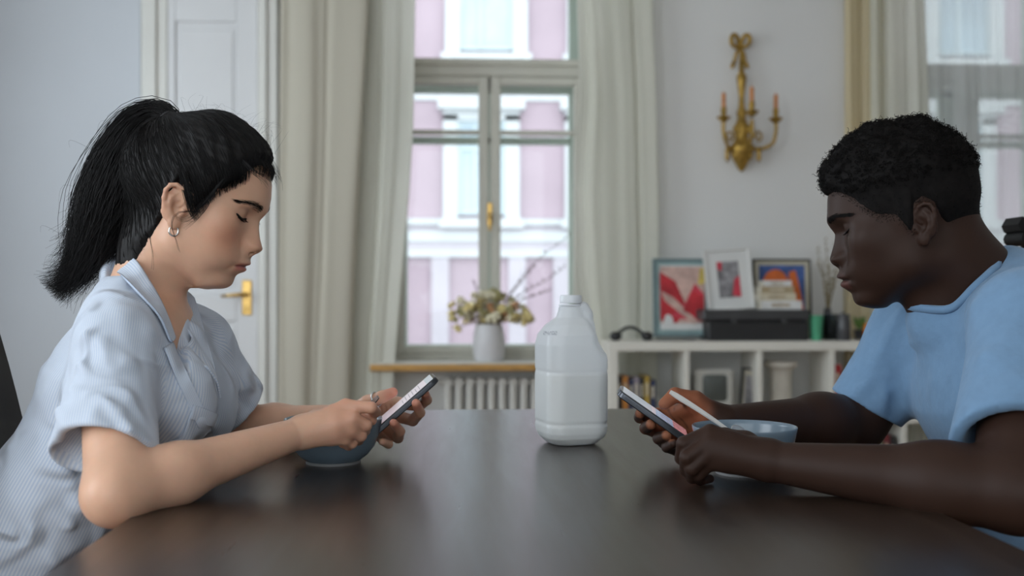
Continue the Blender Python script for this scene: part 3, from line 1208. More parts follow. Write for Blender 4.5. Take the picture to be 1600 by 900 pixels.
class Head:
    def __init__(s, origin, facing, pitch, roll, prm):
        s.o = np.asarray(origin, float)
        f = nrm([math.cos(facing), math.sin(facing), 0])
        l = np.cross([0, 0, 1], f)
        p = math.radians(pitch)
        fw = f * math.cos(p) - np.array([0, 0, 1]) * math.sin(p)
        up = np.cross(fw, l)
        r = math.radians(roll)
        l2 = l * math.cos(r) + up * math.sin(r)
        up2 = up * math.cos(r) - l * math.sin(r)
        s.R = np.stack([fw, l2, up2]).astype(np.float32)      # rows
        s.p = prm
        k = prm['s']
        wv = prm['w']
        cc, cr, ct = prm['cran']
        ct = math.radians(ct)
        Rc = np.array([[math.cos(ct), 0, math.sin(ct)], [0, 1, 0], [-math.sin(ct), 0, math.cos(ct)]])
        s.parts = [(EL(cc, cr, Rc), 0),
                   (EL((.028 * k, 0, .030 * k), (.068 * k, .062 * wv, .060 * k)), .03),
                   (EL((.030 * k, 0, -.020 * k), (.062 * k, .056 * wv, .066 * k)), .03),
                   (EL((.066 * k, 0, -.076 * k), (.024 * k, .024 * wv, .020 * k)), .03)]
        for sg in (-1, 1):
            s.parts += [(RC((.012 * k, sg * .044 * wv, -.048 * k), (.066 * k, sg * .014 * wv, -.079 * k), .017 * k, .014 * k), .025),
                        (RC((.008 * k, sg * .052 * wv, .005 * k), (.012 * k, sg * .046 * wv, -.046 * k), .016 * k, .016 * k), .025),
                        (EL((.060 * k, sg * .043 * wv, -.004 * k), (.024 * k, .021 * wv, .020 * k)), .025),
                        (EL((.046 * k, sg * .037 * wv, -.034 * k), (.032 * k, .020 * wv, .032 * k)), .03)]
        zs = np.linspace(-.115, .105, 221).astype(np.float32)
        xs = np.linspace(.16, .0, 321).astype(np.float32)
        Z, X = np.meshgrid(zs, xs, indexing='ij')
        q = np.stack([X.ravel(), np.zeros(X.size, np.float32), Z.ravel()], 1)
        ins = s.base(q).reshape(X.shape) < 0
        xb = xs[np.argmax(ins, 1)]
        sz, sx = np.array(sorted(prm['sil'])).T
        wz_, wx_ = np.array(sorted(prm['wide'])).T
        Psil = np.interp(zs, sz, sx)
        Pw = np.interp(zs, wz_, wx_)
        ker = np.exp(-np.linspace(-2, 2, 9) ** 2)
        ker /= ker.sum()
        sm = lambda a: np.convolve(np.pad(a, 4, mode='edge'), ker, 'valid')
        fade = sstep(-.113, -.095, zs) * (1 - sstep(.085, .1, zs))
        s.zs = zs
        s.A = sm((Pw - xb) * fade).astype(np.float32)
        s.Nn = sm((Psil - Pw) * fade).astype(np.float32)
        nz, nw = np.array(sorted(prm['nw'])).T
        s.wn = np.interp(zs, nz, nw).astype(np.float32)
        # eyes
        s.balls = []
        ez = prm['eye_z']
        for sg in (-1, 1):
            x = s.surf_x(sg * prm['eye_y'], ez)
            s.balls.append(EL((x - .0072, sg * prm['eye_y'], ez), (.0125, .0145, .0112)))

    def base(s, q):
        d = None
        for f, k in s.parts:
            v = f(q)
            d = v if d is None else smin(d, v, k)
        return d

    def feat(s, q):
        y, z = np.abs(q[:, 1]), q[:, 2]
        pr = s.p
        A = np.interp(z, s.zs, s.A)
        N = np.interp(z, s.zs, s.Nn)
        wn = np.interp(z, s.zs, s.wn)
        D = A * np.exp(-(y / .052) ** 4) + N * np.exp(-(y / wn) ** 2.4)
        ez, ey = pr['eye_z'], pr['eye_y']
        D = D - pr['socket'] * np.exp(-((y - ey + .004) / .016) ** 2 - ((z - ez + .001) / .0105) ** 2)
        D = D + pr['browbump'] * np.exp(-((y - ey) / .022) ** 2 - ((z - ez - .0185) / .007) ** 2)
        D = D - .0013 * np.exp(-((y - ey) / .015) ** 4 - ((z - ez - .0075 + 10 * (y - ey) ** 2) / .0016) ** 2)
        # nostril wings and the fold beside them
        nz = pr['nose_z']
        D = D + pr['ala'] * np.exp(-((y - pr['ala_y']) / .0055) ** 2 - ((z - nz - .001) / .0065) ** 2)
        D = D - .0032 * np.exp(-((y - pr['ala_y'] - .0080) / .0045) ** 2 - ((z - nz + .002) / .010) ** 2)
        # mouth line and lips
        mz = pr['mouth_z'] - pr['mouth_curve'] * (y / .022) ** 2
        mw = pr['mouth_w']
        lat = 1 - sstep(mw * .7, mw * 1.15, y)
        D = D - .0034 * np.exp(-((z - mz) / .0019) ** 2) * (1 - sstep(mw * .8, mw * 1.1, y))
        D = D + pr['lip_u'] * np.exp(-((z - mz - .0055) / .0040) ** 2) * lat + pr['lip_l'] * np.exp(-((z - mz + .0062) / .0048) ** 2) * lat
        D = D - .0018 * np.exp(-((y - mw * 1.1) / .005) ** 2 - ((z - mz) / .006) ** 2)
        m = sstep(.025, .075, q[:, 0])
        return D * m

    def loc_sdf(s, q, balls=True):
        q2 = q.copy()
        q2[:, 0] -= s.feat(q)
        d = s.base(q2)
        if balls and getattr(s, 'balls', None):
            for b in s.balls:
                d = smin(d, b(q), .003)
        return d

    def surf_x(s, y, z):
        xs = np.linspace(.13, .04, 400).astype(np.float32)
        q = np.stack([xs, np.full_like(xs, y), np.full_like(xs, z)], 1)
        ins = s.loc_sdf(q) < 0
        return float(xs[np.argmax(ins)])

    def surf_y(s, x, z, sg):
        ys = np.linspace(.12, .0, 480).astype(np.float32)
        q = np.stack([np.full_like(ys, x), sg * ys, np.full_like(ys, z)], 1)
        return float(sg * ys[np.argmax(s.loc_sdf(q) < 0)])

    def L(s, p):
        return ((p - s.o) @ s.R.T).astype(np.float32)

    def Wd(s, q):
        return np.asarray(q) @ s.R.astype(float) + s.o

    def __call__(s, p):
        return s.loc_sdf(s.L(p))

    def nostrils(s, model):
        pr = s.p
        for sg in (-1, 1):
            c = s.Wd((pr['nostril_x'], sg * pr['ala_y'] * .55, pr['nose_z'] - .0085))
            model.cut(EL(c, (.0055, .0032, .0035), s.R), .003)

    def ear(s, model, sg, cx, cz, sc):
        y0 = s.surf_y(cx, cz, sg)
        phi = math.radians(24)
        A = np.array([-math.cos(phi), sg * math.sin(phi), 0])
        Bv = nrm([-.16, sg * .10, 1.0])
        Nn = nrm(np.cross(A, Bv)) * 1.0
        if Nn[1] * sg < 0:
            Nn = -Nn
        E0 = np.array([cx, y0 + sg * .002, cz])
        def pt(a, b, n=0.0):
            return s.Wd(E0 + (A * a + Bv * b + Nn * n) * sc * .001)
        Rw = np.stack([A, Bv, Nn]) @ s.R.astype(float)
        def chain(pts, r, k):
            for i in range(len(pts) - 1):
                model.u(RC(pts[i], pts[i + 1], r[i] * sc * .001, r[i + 1] * sc * .001), k)
        model.u(EL(pt(8, 4, 0), np.array([17, 25, 4.0]) * sc * .001, Rw), .006)
        model.cut(EL(pt(6, -1, 5.5), np.array([9.5, 11.5, 6.5]) * sc * .001, Rw), .003)
        model.cut(EL(pt(12, 17, 5.0), np.array([7, 8, 3.6]) * sc * .001, Rw), .003)
        helix = [pt(3, 3, 1.0), pt(-3, 11, 2), pt(-3, 20, 3), pt(2, 27, 3.5), pt(10, 29.5, 3.5), pt(18, 26.5, 3.2), pt(23, 18, 3), pt(24, 7, 2.5), pt(21, -4, 2), pt(16, -13, 1.5), pt(11, -20, 1)]
        chain(helix, [1.8, 2.4, 2.8, 3.0, 3.1, 3.1, 3.1, 3.0, 2.8, 2.8, 3.2], .002)
        chain([pt(8, 19, 1.6), pt(14, 12, 2.2), pt(16, 3, 2.4), pt(14, -7, 2.2), pt(8, -13, 2.4)], [2.0, 2.4, 2.6, 2.6, 2.8], .003)
        model.u(EL(pt(6, -22, 1), np.array([7.5, 8.0, 3.6]) * sc * .001, Rw), .005)
        model.u(EL(pt(-2.5, -4, 1.5), np.array([3.6, 5.5, 3.8]) * sc * .001, Rw), .003)
        return pt

def trace(f, o, d, tmax=6.0, t0=0.3, eps=.0004, it=160):
    o, d = np.atleast_2d(o), np.atleast_2d(d)
    t = np.full(len(d), t0)
    best, bt = np.full(len(d), 9.0), t.copy()
    for _ in range(it):
        p = (o + d * t[:, None]).astype(np.float32)
        v = f(p)
        c = np.abs(v) < best
        best, bt = np.where(c, np.abs(v), best), np.where(c, t, bt)
        t = t + np.clip(v * .7, -.02, .15)
        if (np.abs(v) < eps).all():
            break
    return o + d * bt[:, None]

def hit(f, px, py, lift=0.0):
    px, py = np.atleast_1d(np.asarray(px, float)), np.atleast_1d(np.asarray(py, float))
    d = FWD[None] + RGT[None] * ((px - 800) / FPX)[:, None] + UPV[None] * ((HOR - py) / FPX)[:, None]
    d = d / np.linalg.norm(d, axis=1, keepdims=True)
    p = trace(f, np.repeat(CAM[None], len(d), 0), d)
    if lift:
        p = p + grad(f, p) * lift
    return p

def grad(f, p, e=.0008):
    p = np.asarray(p, np.float32)
    g = np.stack([f(p + np.array(v, np.float32) * e) - f(p - np.array(v, np.float32) * e) for v in ((1, 0, 0), (0, 1, 0), (0, 0, 1))], 1)
    return (g / (np.linalg.norm(g, axis=1, keepdims=True) + 1e-9)).astype(float)

def hand(model, wrist, fingers, thumb, sc=1.0, rw=.017):
    """fingers: index..little lists of four points; thumb: CMC, MCP, IP, tip"""
    w = np.asarray(wrist)
    fr = [(.0098, .0088, .0080, .0068), (.0100, .0090, .0082, .0070), (.0095, .0086, .0078, .0066), (.0085, .0076, .0069, .0058)]
    for j, (f, r) in enumerate(zip(fingers, fr)):
        a = w + (np.asarray(f[0]) - w) * .12
        model.u(RC(a, f[0], rw * .85, r[0] * sc * 1.10), .012)
        if j:
            g = fingers[j - 1]
            model.u(RC((a * .35 + np.asarray(f[0]) * .65), (a * .35 + np.asarray(g[0]) * .65), r[0] * sc * 1.02), .009)
    for f, r in zip(fingers, fr):
        r = [x * sc for x in r]
        model.u(RC(f[0], f[1], r[0] * 1.06, r[1]), .0032)
        model.u(RC(f[1], f[2], r[1] * 1.03, r[2]), .0022)
        model.u(RC(f[2], f[3], r[2] * 1.01, r[3]), .0022)
    r = [x * sc for x in (.0135, .0118, .0098, .0080)]
    model.u(RC(w + (np.asarray(thumb[0]) - w) * .3, thumb[0], rw * .8, r[0]), .016)
    model.u(RC(thumb[0], thumb[1], r[0], r[1]), .010)
    model.u(RC(thumb[1], thumb[2], r[1] * .93, r[2]), .003)
    model.u(RC(thumb[2], thumb[3], r[2] * 1.04, r[3]), .0025)

def strip(name, rows, m, parent, th, f=None, n=6, attrs=None):
    """a thin cloth strip through rows of points (R, C, 3), thickened by th"""
    G = np.asarray(rows, float)
    G = np.stack([catmull(G[:, c], n) for c in range(G.shape[1])], 1)
    G = np.stack([catmull(G[r], 4) for r in range(G.shape[0])], 0)
    R, C, _ = G.shape
    du = np.gradient(G, axis=0)
    dv = np.gradient(G, axis=1)
    nn = np.cross(du, dv)
    nn /= np.linalg.norm(nn, axis=2, keepdims=True) + 1e-9
    V = np.concatenate([(G + nn * th / 2).reshape(-1, 3), (G - nn * th / 2).reshape(-1, 3)])
    N = R * C
    F = []
    for i in range(R - 1):
        for j in range(C - 1):
            a = i * C + j
            F.append((a, a + 1, a + C + 1, a + C))
            F.append((N + a, N + a + C, N + a + C + 1, N + a + 1))
    for i in range(R - 1):
        for j in (0, C - 1):
            a = i * C + j
            F.append((a, a + C, N + a + C, N + a))
    for j in range(C - 1):
        for i in (0, R - 1):
            a = i * C + j
            F.append((a, a + 1, N + a + 1, N + a))
    vv = np.tile(np.linspace(0, 1, C)[None, :], (R, 1)).ravel()
    width = np.linalg.norm(G[:, 0] - G[:, -1], axis=1).mean()
    at = {'stripe': np.concatenate([vv, vv]) * width}
    return np_mesh(name, V, np.array(F), m, parent, True, at)

def noise3(p, seed, scale, octs=3):
    """cheap smooth pseudo-noise from rotated sines"""
    r = np.random.default_rng(seed)
    out = np.zeros(len(p))
    amp = 1.0
    for o in range(octs):
        for k in range(4):
            d = r.normal(size=3)
            d /= np.linalg.norm(d)
            d2 = r.normal(size=3)
            ph = r.uniform(0, 6.28, 2)
            out += amp * np.sin(scale * (p @ d) + ph[0] + 1.3 * np.sin(scale * .6 * (p @ d2) + ph[1])) * .35
        scale *= 2.03
        amp *= .5
    return out

def vnormals(V, F):
    n = np.cross(V[F[:, 2]] - V[F[:, 0]], V[F[:, 3]] - V[F[:, 1]])
    N = np.zeros_like(V)
    for a in range(4):
        np.add.at(N, F[:, a], n)
    return N / (np.linalg.norm(N, axis=1, keepdims=True) + 1e-12)

def blendc(C, col, w):
    w = np.clip(w, 0, 1)[:, None]
    return C * (1 - w) + np.asarray(col)[None] * w

mat('hair_black', (0.006, 0.005, 0.005), 0.5, spec=0.22, var=(80, 0.4))
mat('hair_curly', (0.0055, 0.0045, 0.0042), 0.75, spec=0.12, var=(120, 0.4))
skin_mat('skin_light', 0.42, 0.25, 0.4, sscale=0.008)
skin_mat('skin_dark', 0.50, 0.04, 0.17)
mat('silver', (0.65, 0.64, 0.62), 0.22, metal=1.0, var=(60, 0.08))
mat('jeans', (0.05, 0.06, 0.09), 0.9, var=(60, 0.2))
mat('dark_trousers', (0.035, 0.035, 0.04), 0.9, var=(60, 0.2))

def proj(f, p, lift=0.0, it=8):
    p = np.asarray(p, float)
    for _ in range(it):
        p = p - grad(f, p) * np.clip(f(p.astype(np.float32)), -.02, .02)[:, None]
    return p + grad(f, p) * lift

mat('brow_hair', (0.012, 0.009, 0.008), 0.7, spec=0.1, var=(80, 0.3))

# ------------------------------------------------------------------ the woman
def striped_cloth(name, c1, c2, freq):
    m = mat(name, c1, 0.85, spec=0.2, bump=(15, 0.9, 0.022), sheen=0.15)
    for n in m.node_tree.nodes:
        if n.type == 'TEX_NOISE' and abs(n.inputs['Scale'].default_value - 15) < .1:
            n.noise_type = 'RIDGED_MULTIFRACTAL'
            n.inputs['Detail'].default_value = 2.5
            n.inputs['Distortion'].default_value = 0.8
    nt = m.node_tree
    a = nt.nodes.new('ShaderNodeAttribute')
    a.attribute_name = 'stripe'
    mu = nt.nodes.new('ShaderNodeMath')
    mu.operation = 'MULTIPLY'
    mu.inputs[1].default_value = freq * 2 * math.pi
    si = nt.nodes.new('ShaderNodeMath')
    si.operation = 'SINE'
    mr = nt.nodes.new('ShaderNodeMapRange')
    mr.inputs['From Min'].default_value = -0.5
    mr.inputs['From Max'].default_value = 0.5
    mx = nt.nodes.new('ShaderNodeMix')
    mx.data_type = 'RGBA'
    mx.inputs[6].default_value = (*c1, 1)
    mx.inputs[7].default_value = (*c2, 1)
    nt.links.new(a.outputs['Fac'], mu.inputs[0])
    nt.links.new(mu.outputs[0], si.inputs[0])
    nt.links.new(si.outputs[0], mr.inputs['Value'])
    nt.links.new(mr.outputs[0], mx.inputs[0])
    nt.links.new(mx.outputs[2], nt.nodes['Principled BSDF'].inputs['Base Color'])
    return m
striped_cloth('striped_shirt', (0.64, 0.68, 0.75), (0.48, 0.56, 0.69), 1 / .0035)
mat('shirt_button', (0.62, 0.66, 0.72), 0.3, var=(50, 0.05))

WOM = dict(s=1.0, w=0.98, cran=((-.010, 0, .046), (.094, .072, .075), 12), eye_z=.0175, eye_y=.0305, socket=.0078, browbump=.0012, nose_z=-.0225, ala=.0070, ala_y=.0125, nostril_x=.1035,
           mouth_z=-.0515, mouth_curve=.0022, mouth_w=.0225, lip_u=.0016, lip_l=.0018,
           sil=[(.105, .070), (.090, .084), (.083, .088), (.066, .0955), (.049, .1005), (.0295, .1040), (.022, .1015), (.014, .0985), (.004, .1010), (-.008, .1065), (-.016, .1120), (-.0215, .1145), (-.027, .1125), (-.033, .1065), (-.038, .1025), (-.043, .1032), (-.0475, .1048), (-.0515, .1020), (-.055, .1018), (-.0585, .1008), (-.064, .0945), (-.0695, .0905), (-.076, .0908), (-.083, .0900), (-.089, .0855), (-.0935, .077), (-.099, .058), (-.105, .03)],
           wide=[(.105, .070), (.090, .084), (.083, .088), (.066, .0955), (.049, .1005), (.0295, .1025), (.022, .0985), (.014, .0940), (.004, .0920), (-.010, .0910), (-.020, .0920), (-.030, .0945), (-.038, .0975), (-.0475, .0988), (-.055, .0965), (-.0585, .0950), (-.064, .0920), (-.0695, .0902), (-.076, .0906), (-.083, .0900), (-.089, .0855), (-.0935, .077), (-.099, .058), (-.105, .03)],
           nw=[(.04, .010), (.03, .0095), (.01, .0095), (-.008, .0120), (-.020, .0160), (-.030, .0160), (-.038, .0190), (-.06, .0190), (-.075, .025)])

def zline(pts):
    x, z = np.array(sorted(pts)).T
    return lambda q: np.interp(q, x, z)

def build_woman():
    root = thing('person', 'woman with a black ponytail in a light blue striped shirt, looking at her phone', 'person', (-.52, 1.42, 0.0))
    H = Head(P(297, 323, 1.42), math.radians(-5.0), 20, 0, WOM)
    # ---- joints
    Rs, Ls = P(184, 542, 1.285), P(305, 540, 1.555)
    Re, Rw = P(180, 772, 1.135), P(466, 677, 1.338)
    Le, Lw = P(378, 672, 1.655), P(553, 652, 1.585)
    lat = nrm(Ls - Rs)
    neck_top = H.Wd((-.022, 0, -.045))
    neck_base = P(232, 462, 1.42)
    chest = P(211, 592, 1.42)
    waist = P(120, 770, 1.41)
    hip = P(40, 930, 1.41)
    # ---- body
    B = Model()
    B.u(H, 0, .01)
    H.nostrils(B)
    ptR = H.ear(B, -1, .016, -.004, .98)
    H.ear(B, 1, .016, -.004, .98)
    B.u(RC(neck_top, P(220, 464, 1.42), .0455, .0465), .03)
    B.u(RC(H.Wd((.006, 0, -.068)), P(246, 478, 1.42), .024, .025), .022)
    B.u(EC(chest, neck_base - np.array([0.0, 0, .050]), .0960, .062, lat, 1.55), .02)
    B.u(EC(waist, chest, .082, .088, lat, 1.45), .03)
    for S in (Rs, Ls):
        B.u(RC(neck_base * .6 + S * .4 - np.array([0, 0, .03]), S, .034, .042), .03)
    for S, E, Wr in ((Rs, Re, Rw), (Ls, Le, Lw)):
        B.u(RC(S, E, .044, .033), .03)
        ax = nrm(Wr - E)
        B.u(RC(E, E + (Wr - E) * .30, .0335, .0335), .018)
        B.u(RC(E + (Wr - E) * .30, E + (Wr - E) * .98, .0330, .0205), .02)
    hand(B, Rw, [[P(540, 634, 1.354), P(580, 637, 1.348), P(587, 644, 1.372), P(579, 650, 1.386)],
                 [P(551, 654, 1.344), P(572, 664, 1.352), P(570, 673, 1.378), P(556, 673, 1.388)],
                 [P(549, 671, 1.346), P(564, 681, 1.356), P(560, 688, 1.378), P(547, 686, 1.386)],
                 [P(540, 686, 1.352), P(550, 693, 1.362), P(545, 697, 1.378), P(534, 694, 1.384)]],
         [P(497, 655, 1.366), P(537, 650, 1.386), P(562, 653, 1.384), P(581, 657, 1.378)], .88, .018)
    hand(B, Lw, [[P(620, 630, 1.602), P(655, 634, 1.578), P(667, 625, 1.548), P(664, 615, 1.524)],
                 [P(608, 647, 1.600), P(645, 657, 1.566), P(656, 645, 1.522), P(650, 630, 1.496)],
                 [P(597, 663, 1.590), P(622, 684, 1.552), P(625, 674, 1.512), P(615, 661, 1.484)],
                 [P(585, 676, 1.576), P(605, 692, 1.546), P(607, 694, 1.516), P(597, 690, 1.492)]],
         [P(562, 642, 1.572), P(574, 629, 1.566), P(597, 620, 1.552), P(614, 613, 1.545)], .95, .018)
    B.u(RC(P(578, 632, 1.572), P(614, 636, 1.60), .011, .010), .010)
    lo = np.array([-.82, 1.03, .62])
    hi = np.array([.02, 1.80, 1.27])
    V, F = sdf_mesh(B, lo, hi, .0020)
    # drop what the shirt hides far from its openings
    V = relax(V, F, 1, .4)
    q = H.L(V).astype(float)
    N = vnormals(V, F)
    C = np.tile(np.array([[.710, .425, .290]]), (len(V), 1))
    inh = np.linalg.norm(q, axis=1) < .16
    ay = np.abs(q[:, 1])
    g = lambda a, b, c: np.exp(-((q[:, 0] - a[0]) / b[0]) ** 2 - ((ay - a[1]) / b[1]) ** 2 - ((q[:, 2] - a[2]) / b[2]) ** 2) * c * inh
    C = blendc(C, (.62, .250, .150), g((.075, .045, -.015), (.032, .022, .024), .75))
    C = blendc(C, (.50, .210, .135), g((.112, 0, -.02), (.014, .016, .014), .45))
    C = blendc(C, (.36, .185, .120), g((.092, .030, .024), (.03, .014, .006), .45))
    C = blendc(C, (.46, .200, .130), g((-.02, .08, .0), (.03, .03, .035), .45))
    lipw = np.exp(-((q[:, 2] + .0525 + .0022 * (ay / .022) ** 2) / .0066) ** 4) * (1 - sstep(.017, .0235, ay)) * sstep(.083, .089, q[:, 0]) * inh
    C = blendc(C, (.47, .135, .115), lipw * .85)
    mline = np.exp(-((q[:, 2] + .0515 + .0022 * (ay / .022) ** 2) / .0016) ** 2) * (1 - sstep(.018, .023, ay)) * sstep(.083, .089, q[:, 0]) * inh
    C = blendc(C, (.16, .035, .03), mline * .8)
    hands = np.minimum(np.linalg.norm(V - P(565, 655, 1.37), axis=1), np.linalg.norm(V - P(625, 650, 1.53), axis=1))
    C = blendc(C, (.52, .235, .155), (1 - sstep(.03, .09, hands)) * .55)
    tips = np.min([np.linalg.norm(V - t, axis=1) for t in (P(614, 613, 1.545), P(664, 615, 1.524), P(650, 630, 1.496), P(615, 661, 1.484))], axis=0)
    C = blendc(C, (.55, .19, .13), (1 - sstep(.006, .02, tips)) * .6)
    for ca, cb in (((596, 636), (598, 652)), ((603, 634), (606, 648)), ((611, 632), (612, 644))):
        a, b = hit(lambda p: B.ev(p), *ca)[0], hit(lambda p: B.ev(p), *cb)[0]
        C = blendc(C, (.40, .16, .10), np.exp(-(RC(a, b, 0.0)(V.astype(np.float32)) / .0016) ** 2) * .6)
    body = np_mesh('body', V, F, 'skin_light', root, True, cols=C)

    # ---- eyes: lash line, lashes, brows
    for sg in (-1, 1):
        ys = np.linspace(.0190, .0485, 13)
        zz = WOM['eye_z'] - .0050 - .0030 * np.sin(np.linspace(0, np.pi, 13)) + np.linspace(-.001, .0022, 13)
        pts = [H.Wd((H.surf_x(sg * y, z) + .0006, sg * y, z)) for y, z in zip(ys, zz)]
        m = MB()
        m.tube(pts, [.0005] + [.0014] * 11 + [.0007], 6)
        e = m.build('lash_line', 'hair_black', body, True)
        cs, rs = [], []
        for k in range(46):
            t = random.random()
            y = .020 + .028 * t
            z = np.interp(y, ys, zz)
            a = np.array([H.surf_x(sg * y, z) + .0004, sg * y, z])
            ln = random.uniform(.005, .0085)
            dr = nrm([.75 - .3 * t, sg * (.15 + .75 * t), -.50])
            b = a + dr * ln * .6 + np.array([0, 0, -.0008])
            c = a + dr * ln + np.array([0, 0, .0012])
            cs.append([H.Wd(a), H.Wd(b), H.Wd(c)])
            rs.append([.00028, .00022, .00008])
        Vv, Ff = strands_mesh(np.array(cs), np.array(rs))
        tag(np_mesh('eyelashes', Vv, Ff, 'hair_black', body), kind='stuff')
        cs, rs = [], []
        for k in range(280):
            t = random.random()
            y = .0125 + .037 * t
            zc = WOM['eye_z'] + .0115 + .0055 * math.sin(min(t * 1.25, 1) * math.pi * .62) - .0035 * max(0, t - .6) / .4
            z = zc + random.gauss(0, 1) * .0026 * (1.05 - .7 * t)
            a = np.array([H.surf_x(sg * y, z) + .0003, sg * y, z])
            y2 = y + random.uniform(.004, .0075)
            z2 = z + .0018 * (1 - 1.6 * t)
            b = np.array([H.surf_x(sg * y2, z2) + .0006, sg * y2, z2])
            cs.append([H.Wd(a), H.Wd((a + b) / 2 + np.array([.0005, 0, 0])), H.Wd(b)])
            rs.append([.00020, .00017, .00006])
        Vv, Ff = strands_mesh(np.array(cs), np.array(rs))
        tag(np_mesh('eyebrow', Vv, Ff, 'brow_hair', body), kind='stuff')

    # ---- hair cap
    zb = zline([(.12, .099), (.098, .087), (.086, .076), (.07, .055), (.054, .036), (.046, .020), (.041, .004), (.037, -.004), (.032, .002), (.026, .016), (.013, .025), (.002, .018), (-.005, -.022), (-.014, -.064), (-.028, -.094), (-.055, -.110), (-.13, -.115)])
    nk = RC(H.L(neck_top[None])[0], H.L(P(220, 464, 1.42)[None])[0], .0455, .0465)
    def cap(p):
        q = H.L(p)
        up = q[:, 2] - zb(q[:, 0]).astype(np.float32)
        th = .0003 + .0060 * sstep(.0, .040, up) + .0115 * sstep(-.045, .005, q[:, 0]) * sstep(.065, .112, q[:, 2]) * sstep(.002, .045, up)
        d = smin(H.base(q), nk(q), .02) - th
        # combed relief running to the hair tie
        v = q - np.array([-.075, 0, .098], np.float32)
        an = np.arctan2(v[:, 1], v[:, 0] + .3 * v[:, 2])
        an2 = np.arctan2(v[:, 2], np.sqrt(v[:, 0] ** 2 + v[:, 1] ** 2) + 1e-5)
        d = d - .0007 * np.sin(an * 46 + 5 * an2) - .0006 * np.sin(an2 * 60 + 3 * an)
        return smax(d, -up * .75, .004)
    HM = Model()
    HM.u(FN(cap), 0, .02)
    tie = H.Wd((-.062, -.004, .094))
    HM.u(RC(H.Wd((-.040, 0, .082)), tie, .028, .0165), .015)
    path = [tie, P(247, 188, 1.425), P(220, 207, 1.43), P(197, 255, 1.435), P(173, 310, 1.435), P(155, 356, 1.435), P(135, 402, 1.435), P(110, 438, 1.435), P(86, 457, 1.435)]
    rad = np.array([.0165, .024, .033, .041, .042, .036, .026, .014, .005])
    for i in range(len(path) - 2):
        HM.u(EC(path[i], path[i + 1], rad[i] * .72, rad[i + 1] * .72, (0, 1, 0), .8), .015)
    V, F = sdf_mesh(HM, H.o - np.array([.30, .15, .19]), H.o + np.array([.14, .14, .17]), .0026, extra=.025)
    hair = np_mesh('hair', V, F, 'hair_black', root)
    # ---- ponytail strands
    S, K = 2300, 18
    cur = catmull(path, 6)
    rc = np.interp(np.linspace(0, 1, len(cur)), np.linspace(0, 1, len(rad)), rad)
    tt = np.linspace(0, 1, len(cur))
    T = np.gradient(cur, axis=0)
    T /= np.linalg.norm(T, axis=1, keepdims=True)
    U = np.cross(T, [0, 1, 0])
    U /= np.linalg.norm(U, axis=1, keepdims=True)
    Wv = np.cross(T, U)
    cs = np.zeros((S, K, 3))
    rs = np.zeros((S, K))
    for i in range(S):
        th = RNG.uniform(0, 2 * np.pi)
        rr = math.sqrt(RNG.uniform(.25, 1.25)) * (1 if RNG.random() < .93 else RNG.uniform(1.05, 1.35))
        endt = np.clip(RNG.normal(.86, .12), .5, 1.0)
        t = np.linspace(0, endt, K)
        c = np.stack([np.interp(t, tt, cur[:, a]) for a in range(3)], 1)
        u = np.stack([np.interp(t, tt, U[:, a]) for a in range(3)], 1)
        w = np.stack([np.interp(t, tt, Wv[:, a]) for a in range(3)], 1)
        r = np.interp(t, tt, rc) * rr
        wob = th + .5 * np.sin(t * RNG.uniform(3, 7) + RNG.uniform(0, 6)) * t
        fl = 1 + .22 * t * np.sin(t * RNG.uniform(5, 12) + RNG.uniform(0, 6))
        cs[i] = c + u * (np.cos(wob) * r * fl)[:, None] + w * (np.sin(wob) * r * .8 * fl)[:, None]
        curl = np.clip((t / endt - .72) / .28, 0, 1) ** 2
        cs[i] += (u * RNG.normal(0, .012) + np.array([-.012, 0, .004]) * RNG.uniform(-.4, 1.2)) * curl[:, None]
        rs[i] = .00055 * (1 - .75 * np.linspace(0, 1, K))
    Vv, Ff = strands_mesh(cs, rs)
    tag(np_mesh('ponytail', Vv, Ff, 'hair_black', root), kind='stuff')
    # ---- combed strands over the scalp
    Vl = H.L(V).astype(float)
    ok = np.where((np.linalg.norm(Vl - np.array([-.012, 0, .045]), axis=1) < .13) & (Vl[:, 0] > -.075))[0]
    st = Vl[RNG.choice(ok, 1500)]
    K = 12
    t = np.linspace(0, 1, K)
    tl = np.array([-.066, 0, .098])
    line = st[:, None, :] * (1 - t)[None, :, None] + tl[None, None, :] * t[None, :, None]
    c0 = np.array([-.012, 0, .045])
    dr = line - c0
    dr /= np.linalg.norm(dr, axis=2, keepdims=True)
    dr = dr.reshape(-1, 3)
    capl = lambda q: cap((q.astype(float) @ H.R.astype(float) + H.o).astype(np.float32))
    tt2 = np.full(len(dr), .165)
    for _ in range(26):
        tt2 -= np.clip(capl((c0 + dr * tt2[:, None]).astype(np.float32)), -.02, .03) * .8
    tt2 = np.clip(tt2, .05, .17)
    Q = (c0 + dr * tt2[:, None]).reshape(-1, K, 3)
    nn = dr.reshape(-1, K, 3)
    lift = np.abs(RNG.normal(.0003, .0006, (len(Q), 1, 1))) * np.sin(np.pi * t)[None, :, None]
    Q = Q + nn * (lift + .0001)
    Q = H.Wd(Q.reshape(-1, 3)).reshape(-1, K, 3)
    rr = np.tile(.0005 * (1 - .5 * t)[None], (len(Q), 1))
    Vv, Ff = strands_mesh(Q, rr)
    tag(np_mesh('combed_strands', Vv, Ff, 'hair_black', root), kind='stuff')
    # ---- fine hair along the hairline
    n = 1100
    fx = RNG.uniform(.028, .094, n)
    sgn = np.where(RNG.random(n) < .6, -1.0, 1.0)
    hs, hr = [], []
